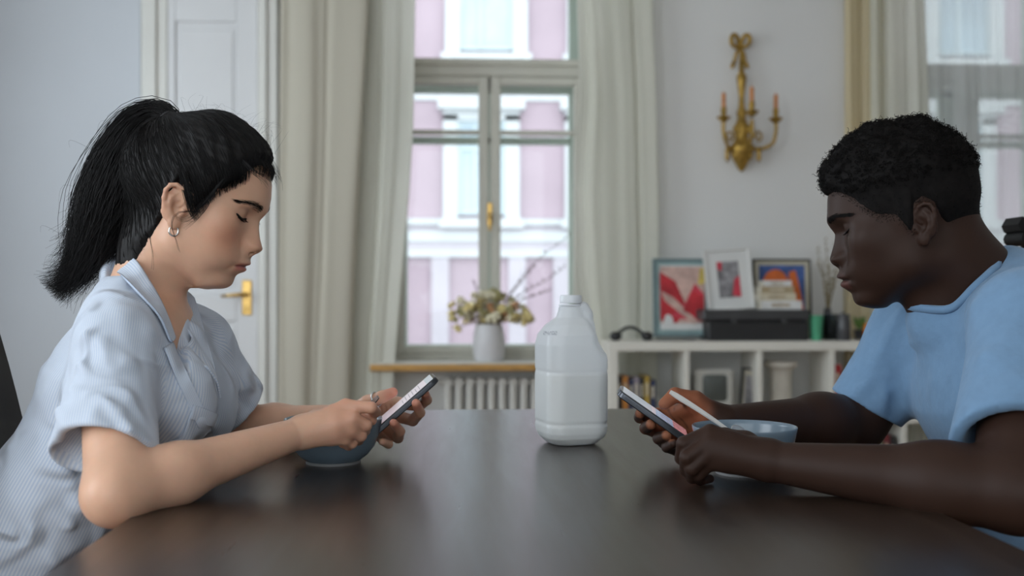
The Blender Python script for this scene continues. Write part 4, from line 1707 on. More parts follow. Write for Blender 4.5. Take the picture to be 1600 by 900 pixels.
    for i in range(n):
        x = fx[i]
        z0 = float(zb(x)) - RNG.uniform(-.002, .009)
        if x < .078:
            y0 = H.surf_y(x, z0, sgn[i])
        else:
            y0 = sgn[i] * RNG.uniform(0, .045)
            z0 = float(zb(.088)) - .10 * max(0, abs(y0) - .02) - RNG.uniform(-.002, .007)
            x = H.surf_x(y0, z0)
        a = np.array([x, y0, z0])
        dirn = nrm(np.array([-.066, 0, .098]) - a)
        out = nrm(a - np.array([-.012, 0, .03]))
        ln = RNG.uniform(.035, .065)
        t4 = np.linspace(0, 1, 8)[:, None]
        bow = np.array([0, 0, -.003]) * RNG.uniform(-1, 1.5)
        hs.append(a + dirn * ln * t4 + bow * np.sin(np.pi * t4))
        hr.append(np.linspace(.00012, .00036, 8))
    hq = np.array(hs).reshape(-1, 3).astype(np.float32)
    tg = np.tile(np.array([.0003, .0012, .0026, .0042, .0056, .0064, .0066, .0062]), n).astype(np.float32) + np.repeat(np.abs(RNG.normal(0, .0009, n)), 8).astype(np.float32)
    od = hq - np.array([-.012, 0, .03], np.float32)
    od /= np.linalg.norm(od, axis=1, keepdims=True)
    for _ in range(5):
        hq = hq + od * np.clip(tg - H.loc_sdf(hq), -.004, .01)[:, None]
    hs = H.Wd(hq.astype(float)).reshape(-1, 8, 3)
    Vv, Ff = strands_mesh(np.array(hs), np.array(hr))
    tag(np_mesh('hairline_strands', Vv, Ff, 'hair_black', root), kind='stuff')
    # ---- loose wisps at forehead, temple, nape and crown
    cs, rs = [], []
    def wisp(pts, n, spread, r=.00033):
        base = catmull(pts, 4)
        idx = np.linspace(0, len(base) - 1, 10)
        b = np.stack([np.interp(idx, np.arange(len(base)), base[:, a]) for a in range(3)], 1)
        for _ in range(n):
            off = RNG.normal(0, spread, 3)
            tw = np.linspace(.3, 1.25, 10)[:, None]
            cs.append(b + off * tw + RNG.normal(0, spread * .25, (10, 3)).cumsum(0) * .3)
            rs.append(np.linspace(r, r * .3, 10))
    wisp([P(405, 225, 1.41), P(421, 250, 1.41), P(431, 270, 1.41), P(430, 287, 1.41)], 14, .0035)
    wisp([P(395, 235, 1.40), P(412, 256, 1.40), P(424, 270, 1.395), P(433, 285, 1.395)], 12, .004)
    wisp([P(380, 250, 1.36), P(398, 268, 1.355), P(412, 276, 1.36), P(420, 284, 1.365)], 12, .0035)
    wisp([P(350, 280, 1.335), P(330, 305, 1.335), P(312, 325, 1.335), P(296, 340, 1.335), P(280, 336, 1.335)], 12, .0032)
    wisp([P(340, 290, 1.335), P(322, 322, 1.335), P(304, 340, 1.335), P(288, 350, 1.335)], 10, .003)
    wisp([P(305, 330, 1.335), P(276, 332, 1.325), P(266, 350, 1.325), P(272, 372, 1.335), P(277, 392, 1.345)], 3, .0015)
    wisp([P(235, 330, 1.37), P(236, 365, 1.37), P(242, 392, 1.375), P(243, 415, 1.38)], 16, .004)
    wisp([P(222, 340, 1.39), P(214, 370, 1.39), P(206, 390, 1.40), P(200, 402, 1.40)], 24, .004)
    for _ in range(60):
        a = H.Wd((RNG.uniform(-.03, .08), RNG.uniform(-.05, .05), .11))
        dpt = a + np.array([RNG.uniform(-.02, .03), RNG.uniform(-.02, .02), RNG.uniform(.02, .035)])
        e = dpt + np.array([RNG.uniform(-.02, .02), 0, RNG.uniform(-.006, .012)])
        wisp([a, (a + dpt) / 2, dpt, e], 1, .001, .00016)
    for _ in range(50):
        i = RNG.integers(1, 7)
        a = np.array(path[i]) + RNG.normal(0, .012, 3)
        side = np.array([-1, 0, .5]) if RNG.random() < .6 else np.array([.6, 0, -.3])
        b = a + side * rad[i] * RNG.uniform(.9, 1.3)
        c = b + np.array([-.01, 0, -.03]) * RNG.uniform(.3, 1.2)
        wisp([a, b, c], 1, .001, .00018)
    cs = np.array(cs)
    Vv, Ff = strands_mesh(cs, np.array(rs))
    tag(np_mesh('loose_hair', Vv, Ff, 'hair_black', root), kind='stuff')
    # ---- hair tie and hoop earring
    m = MB()
    tl = np.array([-.070, -.004, .0985])
    ax = nrm(np.array(path[1]) - tie)
    u = nrm(np.cross(ax, [0, 1, 0]))
    v = np.cross(ax, u)
    for off in (-.003, .002):
        m.tube([tie + ax * (.004 + off) + .0205 * (math.cos(a) * u + math.sin(a) * v) for a in np.linspace(0, 2 * math.pi, 28)], .0022, 6, False)
    ht = m.build('hair_tie', mat('elastic_black', (.02, .02, .022), .6, var=(80, .2)), root, True)
    m = MB()
    m.sphere(P(265, 201, 1.396), .0042, 12, 8)
    m.build('tie_bead', mat('bead_pearl', (.7, .7, .7), .2, var=(90, .05)), ht, True)
    m = MB()
    c = ptR(5, -31.5, 2)
    m.tube([c + .0066 * np.array([math.cos(a) * .8, .35 * math.cos(a), math.sin(a)]) for a in np.linspace(0, 2 * math.pi, 30)], .0013, 8, False)
    m.build('hoop_earring', 'silver', root, True)
    m = MB()
    c = P(588, 624, 1.556)
    a1 = nrm(P(614, 613, 1.545) - P(574, 629, 1.566))
    u = nrm(np.cross(a1, [0, 1, 0]))
    v = np.cross(a1, u)
    m.tube([c + .0112 * (math.cos(a) * u + math.sin(a) * v) for a in np.linspace(0, 2 * math.pi, 26)], .0016, 8, False)
    m.build('thumb_ring', 'silver', root, True)

    # ---- shirt
    S_ = Model()
    S_.u(EC(waist, chest, .098, .096, lat, 1.50), 0)
    S_.u(EC(hip, waist, .112, .098, lat, 1.45), .03)
    S_.u(EC(chest, neck_base - np.array([.004, 0, .050]), .0985, .064, lat, 1.58), .03)
    for S in (Rs, Ls):
        S_.u(RC(neck_base * .62 + S * .38 - np.array([.006, 0, .024]), S, .036, .048), .03)
    for S, sgn in ((Rs, -1), (Ls, 1)):
        pass
    rh0, rh1 = Rs, P(164, 712, 1.178)
    S_.u(RC(rh0, rh1 + (rh1 - rh0) * .25, .048, .059), .025)
    S_.u(RC(Rs + np.array([-.006, 0, -.03]), P(110, 730, 1.20), .038, .031), .025)
    S_.u(RC(P(192, 436, 1.43), P(182, 505, 1.33), .022, .040), .04)
    S_.u(RC(P(190, 428, 1.45), P(255, 480, 1.53), .026, .034), .03)
    lh1 = P(374, 646, 1.632)
    S_.u(RC(Ls, lh1 + (lh1 - Ls) * .35, .055, .050), .03)
    # bust
    S_.u(EL(P(268, 628, 1.34), (.055, .06, .06)), .05)
    S_.u(EL(P(302, 640, 1.50), (.060, .06, .065)), .05)
    # folds
    def rd(a, b, amp=.006, w=.010):
        S_.ridge(a, b, amp * 1.35, w * .85)
    rd(P(130, 520, 1.23), P(205, 570, 1.22), .006, .010)
    rd(P(110, 560, 1.21), P(200, 620, 1.18), .005, .009)
    rd(P(95, 600, 1.19), P(190, 640, 1.16), .004, .008)
    rd(P(88, 640, 1.18), P(160, 690, 1.14), .005, .009)
    rd(P(150, 600, 1.16), P(205, 670, 1.15), .005, .008)
    rd(P(198, 520, 1.26), P(232, 640, 1.24), -.003, .010)
    rd(P(215, 540, 1.28), P(240, 660, 1.26), .006, .012)
    rd(P(245, 560, 1.30), P(290, 690, 1.30), .006, .012)
    rd(P(236, 560, 1.27), P(250, 720, 1.26), -.004, .010)
    rd(P(90, 700, 1.28), P(160, 860, 1.27), .006, .012)
    rd(P(40, 760, 1.28), P(120, 830, 1.27), .005, .010)
    rd(P(20, 800, 1.28), P(100, 900, 1.27), .005, .012)
    rd(P(190, 720, 1.25), P(215, 780, 1.26), .006, .012)
    rd(P(315, 555, 1.50), P(352, 620, 1.55), .006, .009)
    rd(P(330, 550, 1.50), P(385, 610, 1.58), .005, .009)
    rd(P(345, 600, 1.53), P(390, 640, 1.58), -.005, .008)
    rd(P(340, 640, 1.55), P(395, 600, 1.60), .004, .007)
    rd(P(200, 440, 1.36), P(150, 500, 1.27), .004, .012)
    rd(P(210, 480, 1.33), P(160, 560, 1.24), .004, .010)
    # openings: sleeves and V neck
    nR, nL = nrm(rh1 - rh0), nrm(lh1 - Ls)
    def hem(o, n, cen, rad_):
        c = RC(cen, cen + nrm(n) * .5, rad_)
        hs = HS(o, n)
        return FN(lambda p: np.maximum(-hs(p), c(p)))
    hR = nrm(P(222, 712, 1.17) - P(72, 722, 1.20))
    nhR = nrm(np.cross(np.cross(hR, nR), hR))
    if np.dot(nhR, nR) < 0:
        nhR = -nhR
    S_.cut(hem(P(148, 706, 1.19), nhR, P(148, 700, 1.19), .085), .002)
    S_.cut(RC(rh0 + (rh1 - rh0) * .55, rh1 + (rh1 - rh0) * .3, .040, .0545), .004)
    S_.cut(RC(P(122, 690, 1.205), P(110, 748, 1.198), .022, .0270), .006)
    hL = nrm(P(407, 623, 1.60) - P(341, 667, 1.63))
    nhL = nrm(np.cross(np.cross(hL, nL), hL))
    if np.dot(nhL, nL) < 0:
        nhL = -nhL
    S_.cut(hem(P(374, 645, 1.62), nhL, P(374, 645, 1.62), .075), .002)
    S_.cut(RC(Ls + (lh1 - Ls) * .55, lh1 + (lh1 - Ls) * .4, .036, .046), .004)
    S_.cut(RC(P(232, 410, 1.42), P(250, 458, 1.42), .057, .048), .010)
    vend = hit(lambda p: S_.ev(p), 287, 570)[0]
    vmid = hit(lambda p: S_.ev(p), 276, 528)[0]
    S_.cut(RC(P(258, 470, 1.385), vmid, .034, .018), .006)
    vin = -grad(lambda p: S_.ev(p), vend[None])[0] * .006
    S_.cut(RC(vmid + vin, vend + vin, .020, .010), .004)
    lo = np.array([-.90, 1.02, .44])
    hi = np.array([-.22, 1.82, 1.08])
    S_.keep(HS((0, 0, .46), (0, 0, -1)))
    V, F = biggest(*sdf_mesh(S_, lo, hi, .0032, extra=.02))
    V = relax(V, F, 2, .5)
    N = vnormals(V, F)
    wr = noise3(V, 5, 34, 3)
    axis = nrm(chest - waist)
    sleeveR = 1 - sstep(-.01, .012, RC(rh0, rh1 + (rh1 - rh0) * .3, .056, .062)(V.astype(np.float32)) - .004)
    sleeveL = 1 - sstep(-.01, .012, RC(Ls, lh1 + (lh1 - Ls) * .3, .055, .05)(V.astype(np.float32)) - .004)
    V = V + N * (wr * .0021)[:, None]
    # stripe coordinate: around the torso axis, or around the sleeve axis
    fwd = nrm(np.cross(lat, axis))
    r0 = V - chest
    st = np.arctan2(r0 @ lat, r0 @ fwd) * .125
    for wgt, a, b in ((sleeveR, rh0, rh1), (sleeveL, Ls, lh1)):
        n = nrm(b - a)
        e1 = nrm(np.cross(n, [1, 0, 0.2]))
        e2 = np.cross(n, e1)
        rr = V - a
        ss = np.arctan2(rr @ e1, rr @ e2) * .06
        st = np.where(wgt > .5, ss, st)
    shirt = np_mesh('shirt', V, F, 'striped_shirt', root, True, {'stripe': st})
    f = lambda p: S_.ev(p)
    # ---- collar, lapels, placket, pocket, buttons laid on the shirt
    def on(px, py, lift):
        return hit(f, px, py, lift)[0]
    def settle(rows, lift):
        out = []
        for r in rows:
            p = np.array(r, float)
            for _ in range(5):
                v = f(p.astype(np.float32))
                p = p + grad(f, p) * np.clip(lift - v, 0, .02)[:, None]
            out.append(list(p))
        return out
    near = [(P(212, 394, 1.475), P(204, 400, 1.49), P(196, 412, 1.50)),
            (P(197, 396, 1.430), P(184, 408, 1.435), P(176, 424, 1.435)),
            (P(214, 408, 1.365), P(203, 425, 1.355), P(192, 444, 1.345)),
            (P(232, 436, 1.35), P(222, 452, 1.335), P(210, 472, 1.318)),
            (P(250, 468, 1.345), P(240, 486, 1.33), P(228, 506, 1.308)),
            (P(264, 500, 1.338), P(256, 516, 1.322), P(244, 538, 1.302)),
            (P(271, 528, 1.330), P(266, 534, 1.322), P(258, 540, 1.312))]
    strip('collar', settle([[a, b, c] for a, b, c in near], .004), 'striped_shirt', shirt, .003)
    far = [(P(287, 453, 1.452), P(294, 457, 1.462), P(303, 466, 1.475)),
           (P(277, 474, 1.428), P(293, 482, 1.440), P(312, 494, 1.452)),
           (P(279, 505, 1.405), P(298, 515, 1.416), P(320, 528, 1.426)),
           (P(284, 538, 1.388), P(306, 550, 1.396), P(331, 562, 1.404)),
           (P(289, 568, 1.360), P(310, 584, 1.372), P(333, 600, 1.384)),
           (P(297, 598, 1.345), P(304, 610, 1.352), P(312, 624, 1.362))]
    strip('collar', settle([[a, b, c] for a, b, c in far], .005), 'striped_shirt', shirt, .003)
    pl = []
    ed = np.array([(270, 536), (279, 560), (289, 584), (301, 610), (314, 638), (325, 664), (333, 690), (338, 716)], float)
    for k, (x0, y0) in enumerate(ed):
        pl.append([on(x0 - 15, y0 + 7, .0012), on(x0 - 8, y0 + 3, .0030), on(x0, y0, .0034)])
    strip('placket', pl, 'striped_shirt', shirt, .0028)
    for px, py in ((316, 684),):
        c = on(px, py, .0065)
        g = grad(f, c[None])[0]
        u = nrm(np.cross(g, [0, 0, 1]))
        v = np.cross(g, u)
        m = MB()
        m.tube([c, c + g * .0012, c + g * .002], [.0055, .0055, .0042], 16)
        m.build('button', 'shirt_button', shirt, 40)
    pc0 = on(318, 640, 0)
    g0 = grad(f, pc0[None])[0]
    dn = nrm(-axis - g0 * np.dot(-axis, g0))
    rt = nrm(np.cross(dn, g0))
    if np.dot(rt, RGT) < 0:
        rt = -rt
    def patch(u0, u1, v0, v1, nu, nv, lift):
        rows = []
        for v in np.linspace(v0, v1, nv):
            pts = np.array([pc0 + rt * u + dn * v - nrm(axis) * .10 * (u) for u in np.linspace(u0, u1, nu)])
            rows.append(proj(f, pts, lift))
        return rows
    po = strip('chest_pocket', patch(-.022, .040, 0, .075, 5, 6, .003), 'striped_shirt', shirt, .003)
    strip('pocket_band', patch(-.023, .041, -.001, .017, 5, 3, .0055), 'striped_shirt', po, .003)

    # ---- trousers and shoes under the table
    T = Model()
    hipc = np.array([-.56, 1.40, .545])
    T.u(EC(hipc + np.array([-.02, 0, .02]), hipc + np.array([.05, 0, -.01]), .080, .078, (0, 1, 0), 1.6), 0)
    for sg in (-1, 1):
        k = np.array([-.14, 1.40 + sg * .10, .545])
        T.u(RC(hipc + np.array([.02, sg * .085, -.01]), k, .070, .058), .03)
        T.u(RC(k, np.array([-.18, 1.40 + sg * .10, .10]), .055, .042), .02)
    V, F = sdf_mesh(T, (-.85, 1.1, .04), (.0, 1.7, .75), .008)
    np_mesh('trousers', V, F, 'jeans', root)
    for sg in (-1, 1):
        Sh = Model()
        Sh.u(RC((-.19, 1.40 + sg * .10, .045), (-.04, 1.40 + sg * .105, .032), .044, .030), 0)
        Sh.keep(HS((0, 0, .003), (0, 0, -1)), .004)
        V, F = sdf_mesh(Sh, (-.26, 1.2, 0), (.02, 1.6, .1), .006)
        np_mesh('shoe', V, F, 'dark_trousers', root)
    return root, H
woman, WH = build_woman()

# ------------------------------------------------------------------ the man
mat('blue_jersey', (0.155, 0.262, 0.400), 0.9, spec=0.15, var=(70, 0.04), bump=(11, 0.6, 0.016), sheen=0.15)
MAN = dict(s=1.06, w=1.05, cran=((-.006, 0, .048), (.094, .076, .084), 4), eye_z=.0185, eye_y=.0325, socket=.0085, browbump=.0030, nose_z=-.0235, ala=.0105, ala_y=.0165, nostril_x=.1090,
           mouth_z=-.0543, mouth_curve=.0020, mouth_w=.0265, lip_u=.0028, lip_l=.0030,
           sil=[(.105, .088), (.092, .097), (.079, .1016), (.065, .1060), (.052, .1090), (.040, .1120), (.0335, .1130), (.026, .1110), (.015, .1060), (.004, .1090), (-.008, .1150), (-.017, .1200), (-.022, .1215), (-.028, .1195), (-.0335, .1140), (-.038, .1105), (-.042, .1130), (-.046, .1155), (-.0505, .1145), (-.0543, .1100), (-.058, .1115), (-.064, .1125), (-.070, .1080), (-.0763, .1018), (-.084, .1018), (-.0917, .1005), (-.097, .0955), (-.1014, .087), (-.107, .066), (-.113, .035)],
           wide=[(.105, .088), (.092, .097), (.079, .1016), (.065, .1060), (.052, .1090), (.040, .1115), (.0335, .1110), (.026, .1070), (.015, .1000), (.004, .0975), (-.010, .0970), (-.022, .0985), (-.033, .1010), (-.038, .1035), (-.046, .1055), (-.054, .1050), (-.064, .1040), (-.070, .1025), (-.0763, .1008), (-.084, .1015), (-.0917, .1005), (-.097, .0955), (-.1014, .087), (-.107, .066), (-.113, .035)],
           nw=[(.04, .011), (.03, .0105), (.01, .0115), (-.008, .0150), (-.020, .0200), (-.030, .0200), (-.038, .0230), (-.06, .0235), (-.075, .030)])

def build_man():
    root = thing('person', 'young man with short curly black hair in a plain light blue t-shirt', 'person', (.86, 1.50, 0.0))
    H = Head(P(1424, 355, 1.50), math.pi - math.radians(20), 12.5, 0, MAN)
    Ls, Rs = P(1612, 508, 1.305), P(1432, 520, 1.66)
    Le, Lw = P(1590, 768, 1.135), P(1210, 722, 1.268)
    Re, Rw = P(1338, 660, 1.66), P(1130, 660, 1.50)
    lat = nrm(Rs - Ls)
    neck_top = H.Wd((-.030, 0, -.050))
    neck_base = P(1530, 470, 1.50)
    chest = P(1575, 600, 1.49)
    waist = P(1640, 790, 1.48)
    hip = P(1690, 960, 1.47)
    B = Model()
    B.u(H, 0, .01)
    H.nostrils(B)
    H.ear(B, 1, -.004, -.004, .98)
    H.ear(B, -1, -.004, -.004, .98)
    B.u(RC(neck_top, neck_base, .058, .063), .03)
    B.u(RC(H.Wd((-.054, 0, -.02)), P(1556, 445, 1.50), .034, .040), .03)
    B.u(RC(H.Wd((.010, 0, -.072)), P(1462, 490, 1.50), .026, .034), .025)
    B.u(RC(P(1480, 474, 1.50), P(1530, 525, 1.50), .042, .066), .03)
    B.u(EC(chest, neck_base + np.array([.005, 0, -.06]), .102, .066, lat, 1.55), .03)
    for S in (Rs, Ls):
        B.u(RC(neck_base * .6 + S * .4 - np.array([0, 0, .03]), S, .045, .050), .03)
    for S, E, Wr in ((Rs, Re, Rw), (Ls, Le, Lw)):
        B.u(RC(S, E, .057, .046), .03)
        B.u(RC(E, E + (Wr - E) * .30, .0430, .0430), .018)
        B.u(RC(E + (Wr - E) * .28, E + (Wr - E) * .98, .0425, .0250), .025)
    hand(B, Lw, [[P(1110, 676, 1.288), P(1068, 693, 1.284), P(1064, 716, 1.302), P(1075, 728, 1.322)],
                 [P(1109, 691, 1.278), P(1073, 715, 1.276), P(1072, 735, 1.298), P(1086, 742, 1.318)],
                 [P(1108, 708, 1.276), P(1081, 732, 1.276), P(1081, 746, 1.298), P(1096, 747, 1.316)],
                 [P(1109, 724, 1.280), P(1092, 742, 1.284), P(1094, 750, 1.300), P(1109, 748, 1.314)]],
         [P(1165, 692, 1.310), P(1132, 682, 1.328), P(1103, 686, 1.336), P(1080, 696, 1.334)], 1.0, .023)
    hand(B, Rw, [[P(1050, 645, 1.545), P(1014, 649, 1.530), P(1000, 652, 1.490), P(1000, 646, 1.456)],
                 [P(1060, 661, 1.540), P(1022, 673, 1.520), P(1009, 669, 1.470), P(1017, 663, 1.438)],
                 [P(1070, 676, 1.530), P(1038, 691, 1.500), P(1029, 685, 1.455), P(1042, 680, 1.428)],
                 [P(1080, 689, 1.515), P(1056, 703, 1.480), P(1042, 699, 1.445), P(1053, 693, 1.422)]],
         [P(1112, 645, 1.495), P(1086, 624, 1.488), P(1055, 617, 1.480), P(1038, 631, 1.476)], 1.08, .022)
    B.u(RC(P(1085, 632, 1.50), P(1050, 652, 1.545), .016, .012), .012)
    B.u(RC(P(1105, 655, 1.50), P(1070, 672, 1.535), .018, .012), .012)
    lo = np.array([.12, 1.02, .64])
    hi = np.array([1.02, 1.88, 1.27])
    V, F = sdf_mesh(B, lo, hi, .0020)
    V = relax(V, F, 1, .4)
    N = vnormals(V, F)
    q = H.L(V).astype(float)
    inh = np.linalg.norm(q, axis=1) < .17
    q0, V0, N0 = q, V, N
    ay = np.abs(q[:, 1])
    C = np.tile(np.array([[.033, .0162, .0110]]), (len(V), 1))
    g = lambda a, b, c: np.exp(-((q[:, 0] - a[0]) / b[0]) ** 2 - ((ay - a[1]) / b[1]) ** 2 - ((q[:, 2] - a[2]) / b[2]) ** 2) * c * inh
    mzl = q[:, 2] + .0543 + .0020 * (ay / .022) ** 2
    low = np.exp(-((mzl + .0075) / .0065) ** 4) * (1 - sstep(.020, .027, ay)) * sstep(.095, .101, q[:, 0]) * inh
    upl = np.exp(-((mzl - .0065) / .0060) ** 4) * (1 - sstep(.020, .027, ay)) * sstep(.095, .101, q[:, 0]) * inh
    C = blendc(C, (.095, .036, .030), low * .8)
    C = blendc(C, (.055, .026, .022), upl * .7)
    ml = np.exp(-(mzl / .0016) ** 2) * (1 - sstep(.021, .027, ay)) * sstep(.095, .101, q[:, 0]) * inh
    C = blendc(C, (.012, .006, .005), ml * .9)
    # palm and finger pads of the hand with the phone
    pc = P(1050, 652, 1.50)
    pn = nrm(np.array([0.0, -1.0, .2]))
    dist = np.linalg.norm(V - pc, axis=1)
    wpalm = (1 - sstep(.045, .07, dist)) * sstep(.012, .045, np.linalg.norm(V - Rw, axis=1)) * sstep(-.1, .35, N @ pn) * (V @ FWD > 1.462)
    C = blendc(C, (.290, .100, .050), wpalm * .95)
    for ca, cb in (((1044, 640), (1064, 672)), ((1053, 638), (1074, 668)), ((1030, 640), (1050, 664))):
        a, b = hit(lambda p: B.ev(p), *ca)[0], hit(lambda p: B.ev(p), *cb)[0]
        C = blendc(C, (.05, .02, .014), np.exp(-(RC(a, b, 0.0)(V.astype(np.float32)) / .0017) ** 2) * .75)
    tp = np.min([np.linalg.norm(V - t, axis=1) for t in (P(1003, 645, 1.452), P(1020, 662, 1.434), P(1045, 679, 1.424), P(1038, 632, 1.474))], axis=0)
    C = blendc(C, (.300, .115, .060), (1 - sstep(.006, .013, tp)) * .8)
    body = np_mesh('body', V, F, 'skin_dark', root, True, cols=C)
    for sg in (-1, 1):
        ys = np.linspace(.0195, .0470, 13)
        zz = MAN['eye_z'] - .0045 - .0028 * np.sin(np.linspace(0, np.pi, 13)) + np.linspace(-.001, .0015, 13)
        m = MB()
        m.tube([H.Wd((H.surf_x(sg * y, z) + .0006, sg * y, z)) for y, z in zip(ys, zz)], [.0004] + [.0010] * 11 + [.0005], 6)
        m.build('lash_line', 'hair_black', body, True)
        cs, rs = [], []
        for k in range(40):
            t = random.random()
            y = .021 + .025 * t
            z = np.interp(y, ys, zz)
            a = np.array([H.surf_x(sg * y, z) + .0004, sg * y, z])
            ln = random.uniform(.005, .008)
            dr = nrm([.8 - .3 * t, sg * (.15 + .6 * t), -.5])
            cs.append([H.Wd(a), H.Wd(a + dr * ln * .6), H.Wd(a + dr * ln + np.array([0, 0, .0015]))])
            rs.append([.0003, .00022, .0001])
        Vv, Ff = strands_mesh(np.array(cs), np.array(rs))
        tag(np_mesh('eyelashes', Vv, Ff, 'hair_black', body), kind='stuff')
        cs, rs = [], []
        for k in range(420):
            t = random.random()
            y = .012 + .042 * t
            zc = MAN['eye_z'] + .0150 + .0045 * math.sin(min(t * 1.2, 1) * math.pi * .6) - .003 * max(0, t - .6) / .4
            z = zc + random.gauss(0, 1) * .0022 * (1.05 - .6 * t)
            a = np.array([H.surf_x(sg * y, z) + .0003, sg * y, z])
            y2 = y + random.uniform(.003, .006)
            z2 = z + .0012 * (1 - 1.6 * t)
            b = np.array([H.surf_x(sg * y2, z2) + .0007, sg * y2, z2])
            cs.append([H.Wd(a), H.Wd((a + b) / 2 + np.array([.0006, 0, 0])), H.Wd(b)])
            rs.append([.0003, .00026, .0001])
        Vv, Ff = strands_mesh(np.array(cs), np.array(rs))
        tag(np_mesh('eyebrow', Vv, Ff, 'hair_curly', body), kind='stuff')
    # ---- hair
    zb = zline([(.12, .088), (.10, .0790), (.085, .070), (.070, .055), (.066, .043), (.045, .024), (.022, .017), (.012, -.004), (.007, -.012), (.001, -.004), (-.004, .026), (-.016, .034), (-.030, .024), (-.038, -.012), (-.046, -.048), (-.065, -.064), (-.086, -.060), (-.098, -.022), (-.13, -.010)])
    nk = RC(H.L(H.Wd((-.054, 0, -.02))[None])[0], H.L(P(1556, 445, 1.50)[None])[0], .034, .040)
    def cap(p):
        q = H.L(p)
        up = q[:, 2] - zb(q[:, 0]).astype(np.float32)
        up = up + .0014 * noise3(q, 4, 500, 2).astype(np.float32)
        th = .0002 + .0040 * sstep(.0, .03, up) + .009 * sstep(.045, .09, q[:, 2])
        d = smax(smin(H.base(q), nk(q), .02) - th, -up, .002)
        e = EL((.007, 0, .090), (.099, .080, .0705))(q)
        lowz = np.interp(q[:, 0], [-.11, -.06, .03, .10], [.030, .050, .062, .080]).astype(np.float32)
        e = smax(e, (lowz - q[:, 2]) * .85, .014)
        e = e - .0050 * noise3(q, 11, 120, 2).astype(np.float32) * sstep(.05, .08, q[:, 2])
        return smin(d, e, .016)
    HM = Model()
    HM.u(FN(cap), 0, .02)
    V, F = sdf_mesh(HM, H.o - np.array([.16, .15, .10]), H.o + np.array([.17, .15, .20]), .0022, extra=.02)
    hair = np_mesh('hair', V, F, 'hair_curly', root)
    q = H.L(V).astype(float)
    Nn = vnormals(V, F)
    top = np.where((q[:, 2] > .062) & (Nn @ H.R[2].astype(float) > -.35))[0]
    pick = RNG.choice(top, 3600)
    K = 13
    cs = np.zeros((len(pick), K, 3))
    rs = np.zeros((len(pick), K))
    for i, vi in enumerate(pick):
        n = nrm(Nn[vi] + RNG.normal(0, .35, 3))
        u = nrm(np.cross(n, RNG.normal(size=3)))
        v = np.cross(n, u)
        t = np.linspace(0, 1, K)
        turns = RNG.uniform(1.2, 2.2)
        hgt = RNG.uniform(.003, .0085) * (1.0 if RNG.random() < .93 else 1.7)
        r0 = RNG.uniform(.0012, .0026)
        a = turns * 2 * np.pi * t + RNG.uniform(0, 6.28)
        cs[i] = V[vi] - n * .002 + n[None] * (t * hgt)[:, None] + r0 * (np.cos(a)[:, None] * u + np.sin(a)[:, None] * v)
        rs[i] = .00055 * (1 - .5 * t)
    Vv, Ff = strands_mesh(cs, rs)
    tag(np_mesh('curls', Vv, Ff, 'hair_curly', root), kind='stuff')
    side = np.where((q[:, 2] <= .066))[0]
    pick = RNG.choice(side, 2600)
    t = np.linspace(0, 1, 4)
    cs = np.zeros((len(pick), 4, 3))
    for i, vi in enumerate(pick):
        n = nrm(Nn[vi] + RNG.normal(0, .5, 3))
        b = nrm(RNG.normal(size=3))
        ln = RNG.uniform(.001, .0026)
        cs[i] = V[vi] - n * .0005 + n[None] * (t * ln)[:, None] + b[None] * (t * t * ln * .8)[:, None]
    Vv, Ff = strands_mesh(cs, np.tile(np.linspace(.0004, .0002, 4)[None], (len(pick), 1)))
    tag(np_mesh('side_stubble', Vv, Ff, 'hair_curly', root), kind='stuff')

    # soft edge of the fade
    bq = q0
    edge = bq[:, 2] - zb(bq[:, 0])
    cand = np.where((np.linalg.norm(bq, axis=1) < .16) & (edge > -.012) & (edge < .003) & (bq[:, 0] < .098) & (bq[:, 0] > -.028) & (np.abs(bq[:, 1]) < .0775))[0]
    pick = RNG.choice(cand, 3000)
    pick = pick[RNG.random(len(pick)) < np.clip(1 + edge[pick] / .012, 0, 1) ** 1.3]
    cs = np.zeros((len(pick), 3, 3))
    for i, vi in enumerate(pick):
        n = nrm(N0[vi] + RNG.normal(0, .6, 3))
        cs[i] = V0[vi] + RNG.normal(0, .0012, 3) * (1 - np.abs(N0[vi])) + n[None] * (np.linspace(0, 1, 3) * RNG.uniform(.0006, .0016))[:, None]
    Vv, Ff = strands_mesh(cs, np.tile(np.array([[.0004, .0003, .0002]]), (len(pick), 1)))
    tag(np_mesh('fade_stubble', Vv, Ff, 'hair_curly', root), kind='stuff')

    # ---- t-shirt
    S_ = Model()
    S_.u(EC(waist, chest, .112, .116, lat, 1.50), 0)
    S_.u(EC(hip, waist, .120, .112, lat, 1.45), .03)
    S_.u(EC(chest, neck_base + np.array([.012, 0, -.052]), .116, .076, lat, 1.62), .035)
    for S in (Rs, Ls):
        S_.u(RC(neck_base * .62 + S * .38 + np.array([.012, 0, -.012]), S, .054, .066), .04)
    S_.u(RC(P(1474, 500, 1.50), P(1545, 548, 1.50), .052, .095), .03)
    S_.u(RC(P(1575, 438, 1.50), P(1640, 470, 1.42), .052, .060), .04)
    lh = P(1588, 700, 1.178)
    S_.u(RC(Ls, lh + (lh - Ls) * .25, .070, .072), .035)
    rh = P(1353, 637, 1.668)
    S_.u(RC(Rs, rh + (rh - Rs) * .35, .066, .060), .035)
    def rd(a, b, amp=.006, w=.012):
        S_.ridge(a, b, amp, w)
    rd(P(1448, 505, 1.44), P(1440, 600, 1.47), .009, .012)
    rd(P(1462, 520, 1.42), P(1463, 700, 1.43), -.007, .011)
    rd(P(1478, 520, 1.40), P(1486, 710, 1.40), .008, .013)
    rd(P(1500, 500, 1.36), P(1500, 700, 1.34), -.010, .012)
    rd(P(1418, 540, 1.52), P(1425, 700, 1.50), .006, .012)
    rd(P(1395, 520, 1.58), P(1400, 650, 1.60), -.008, .012)
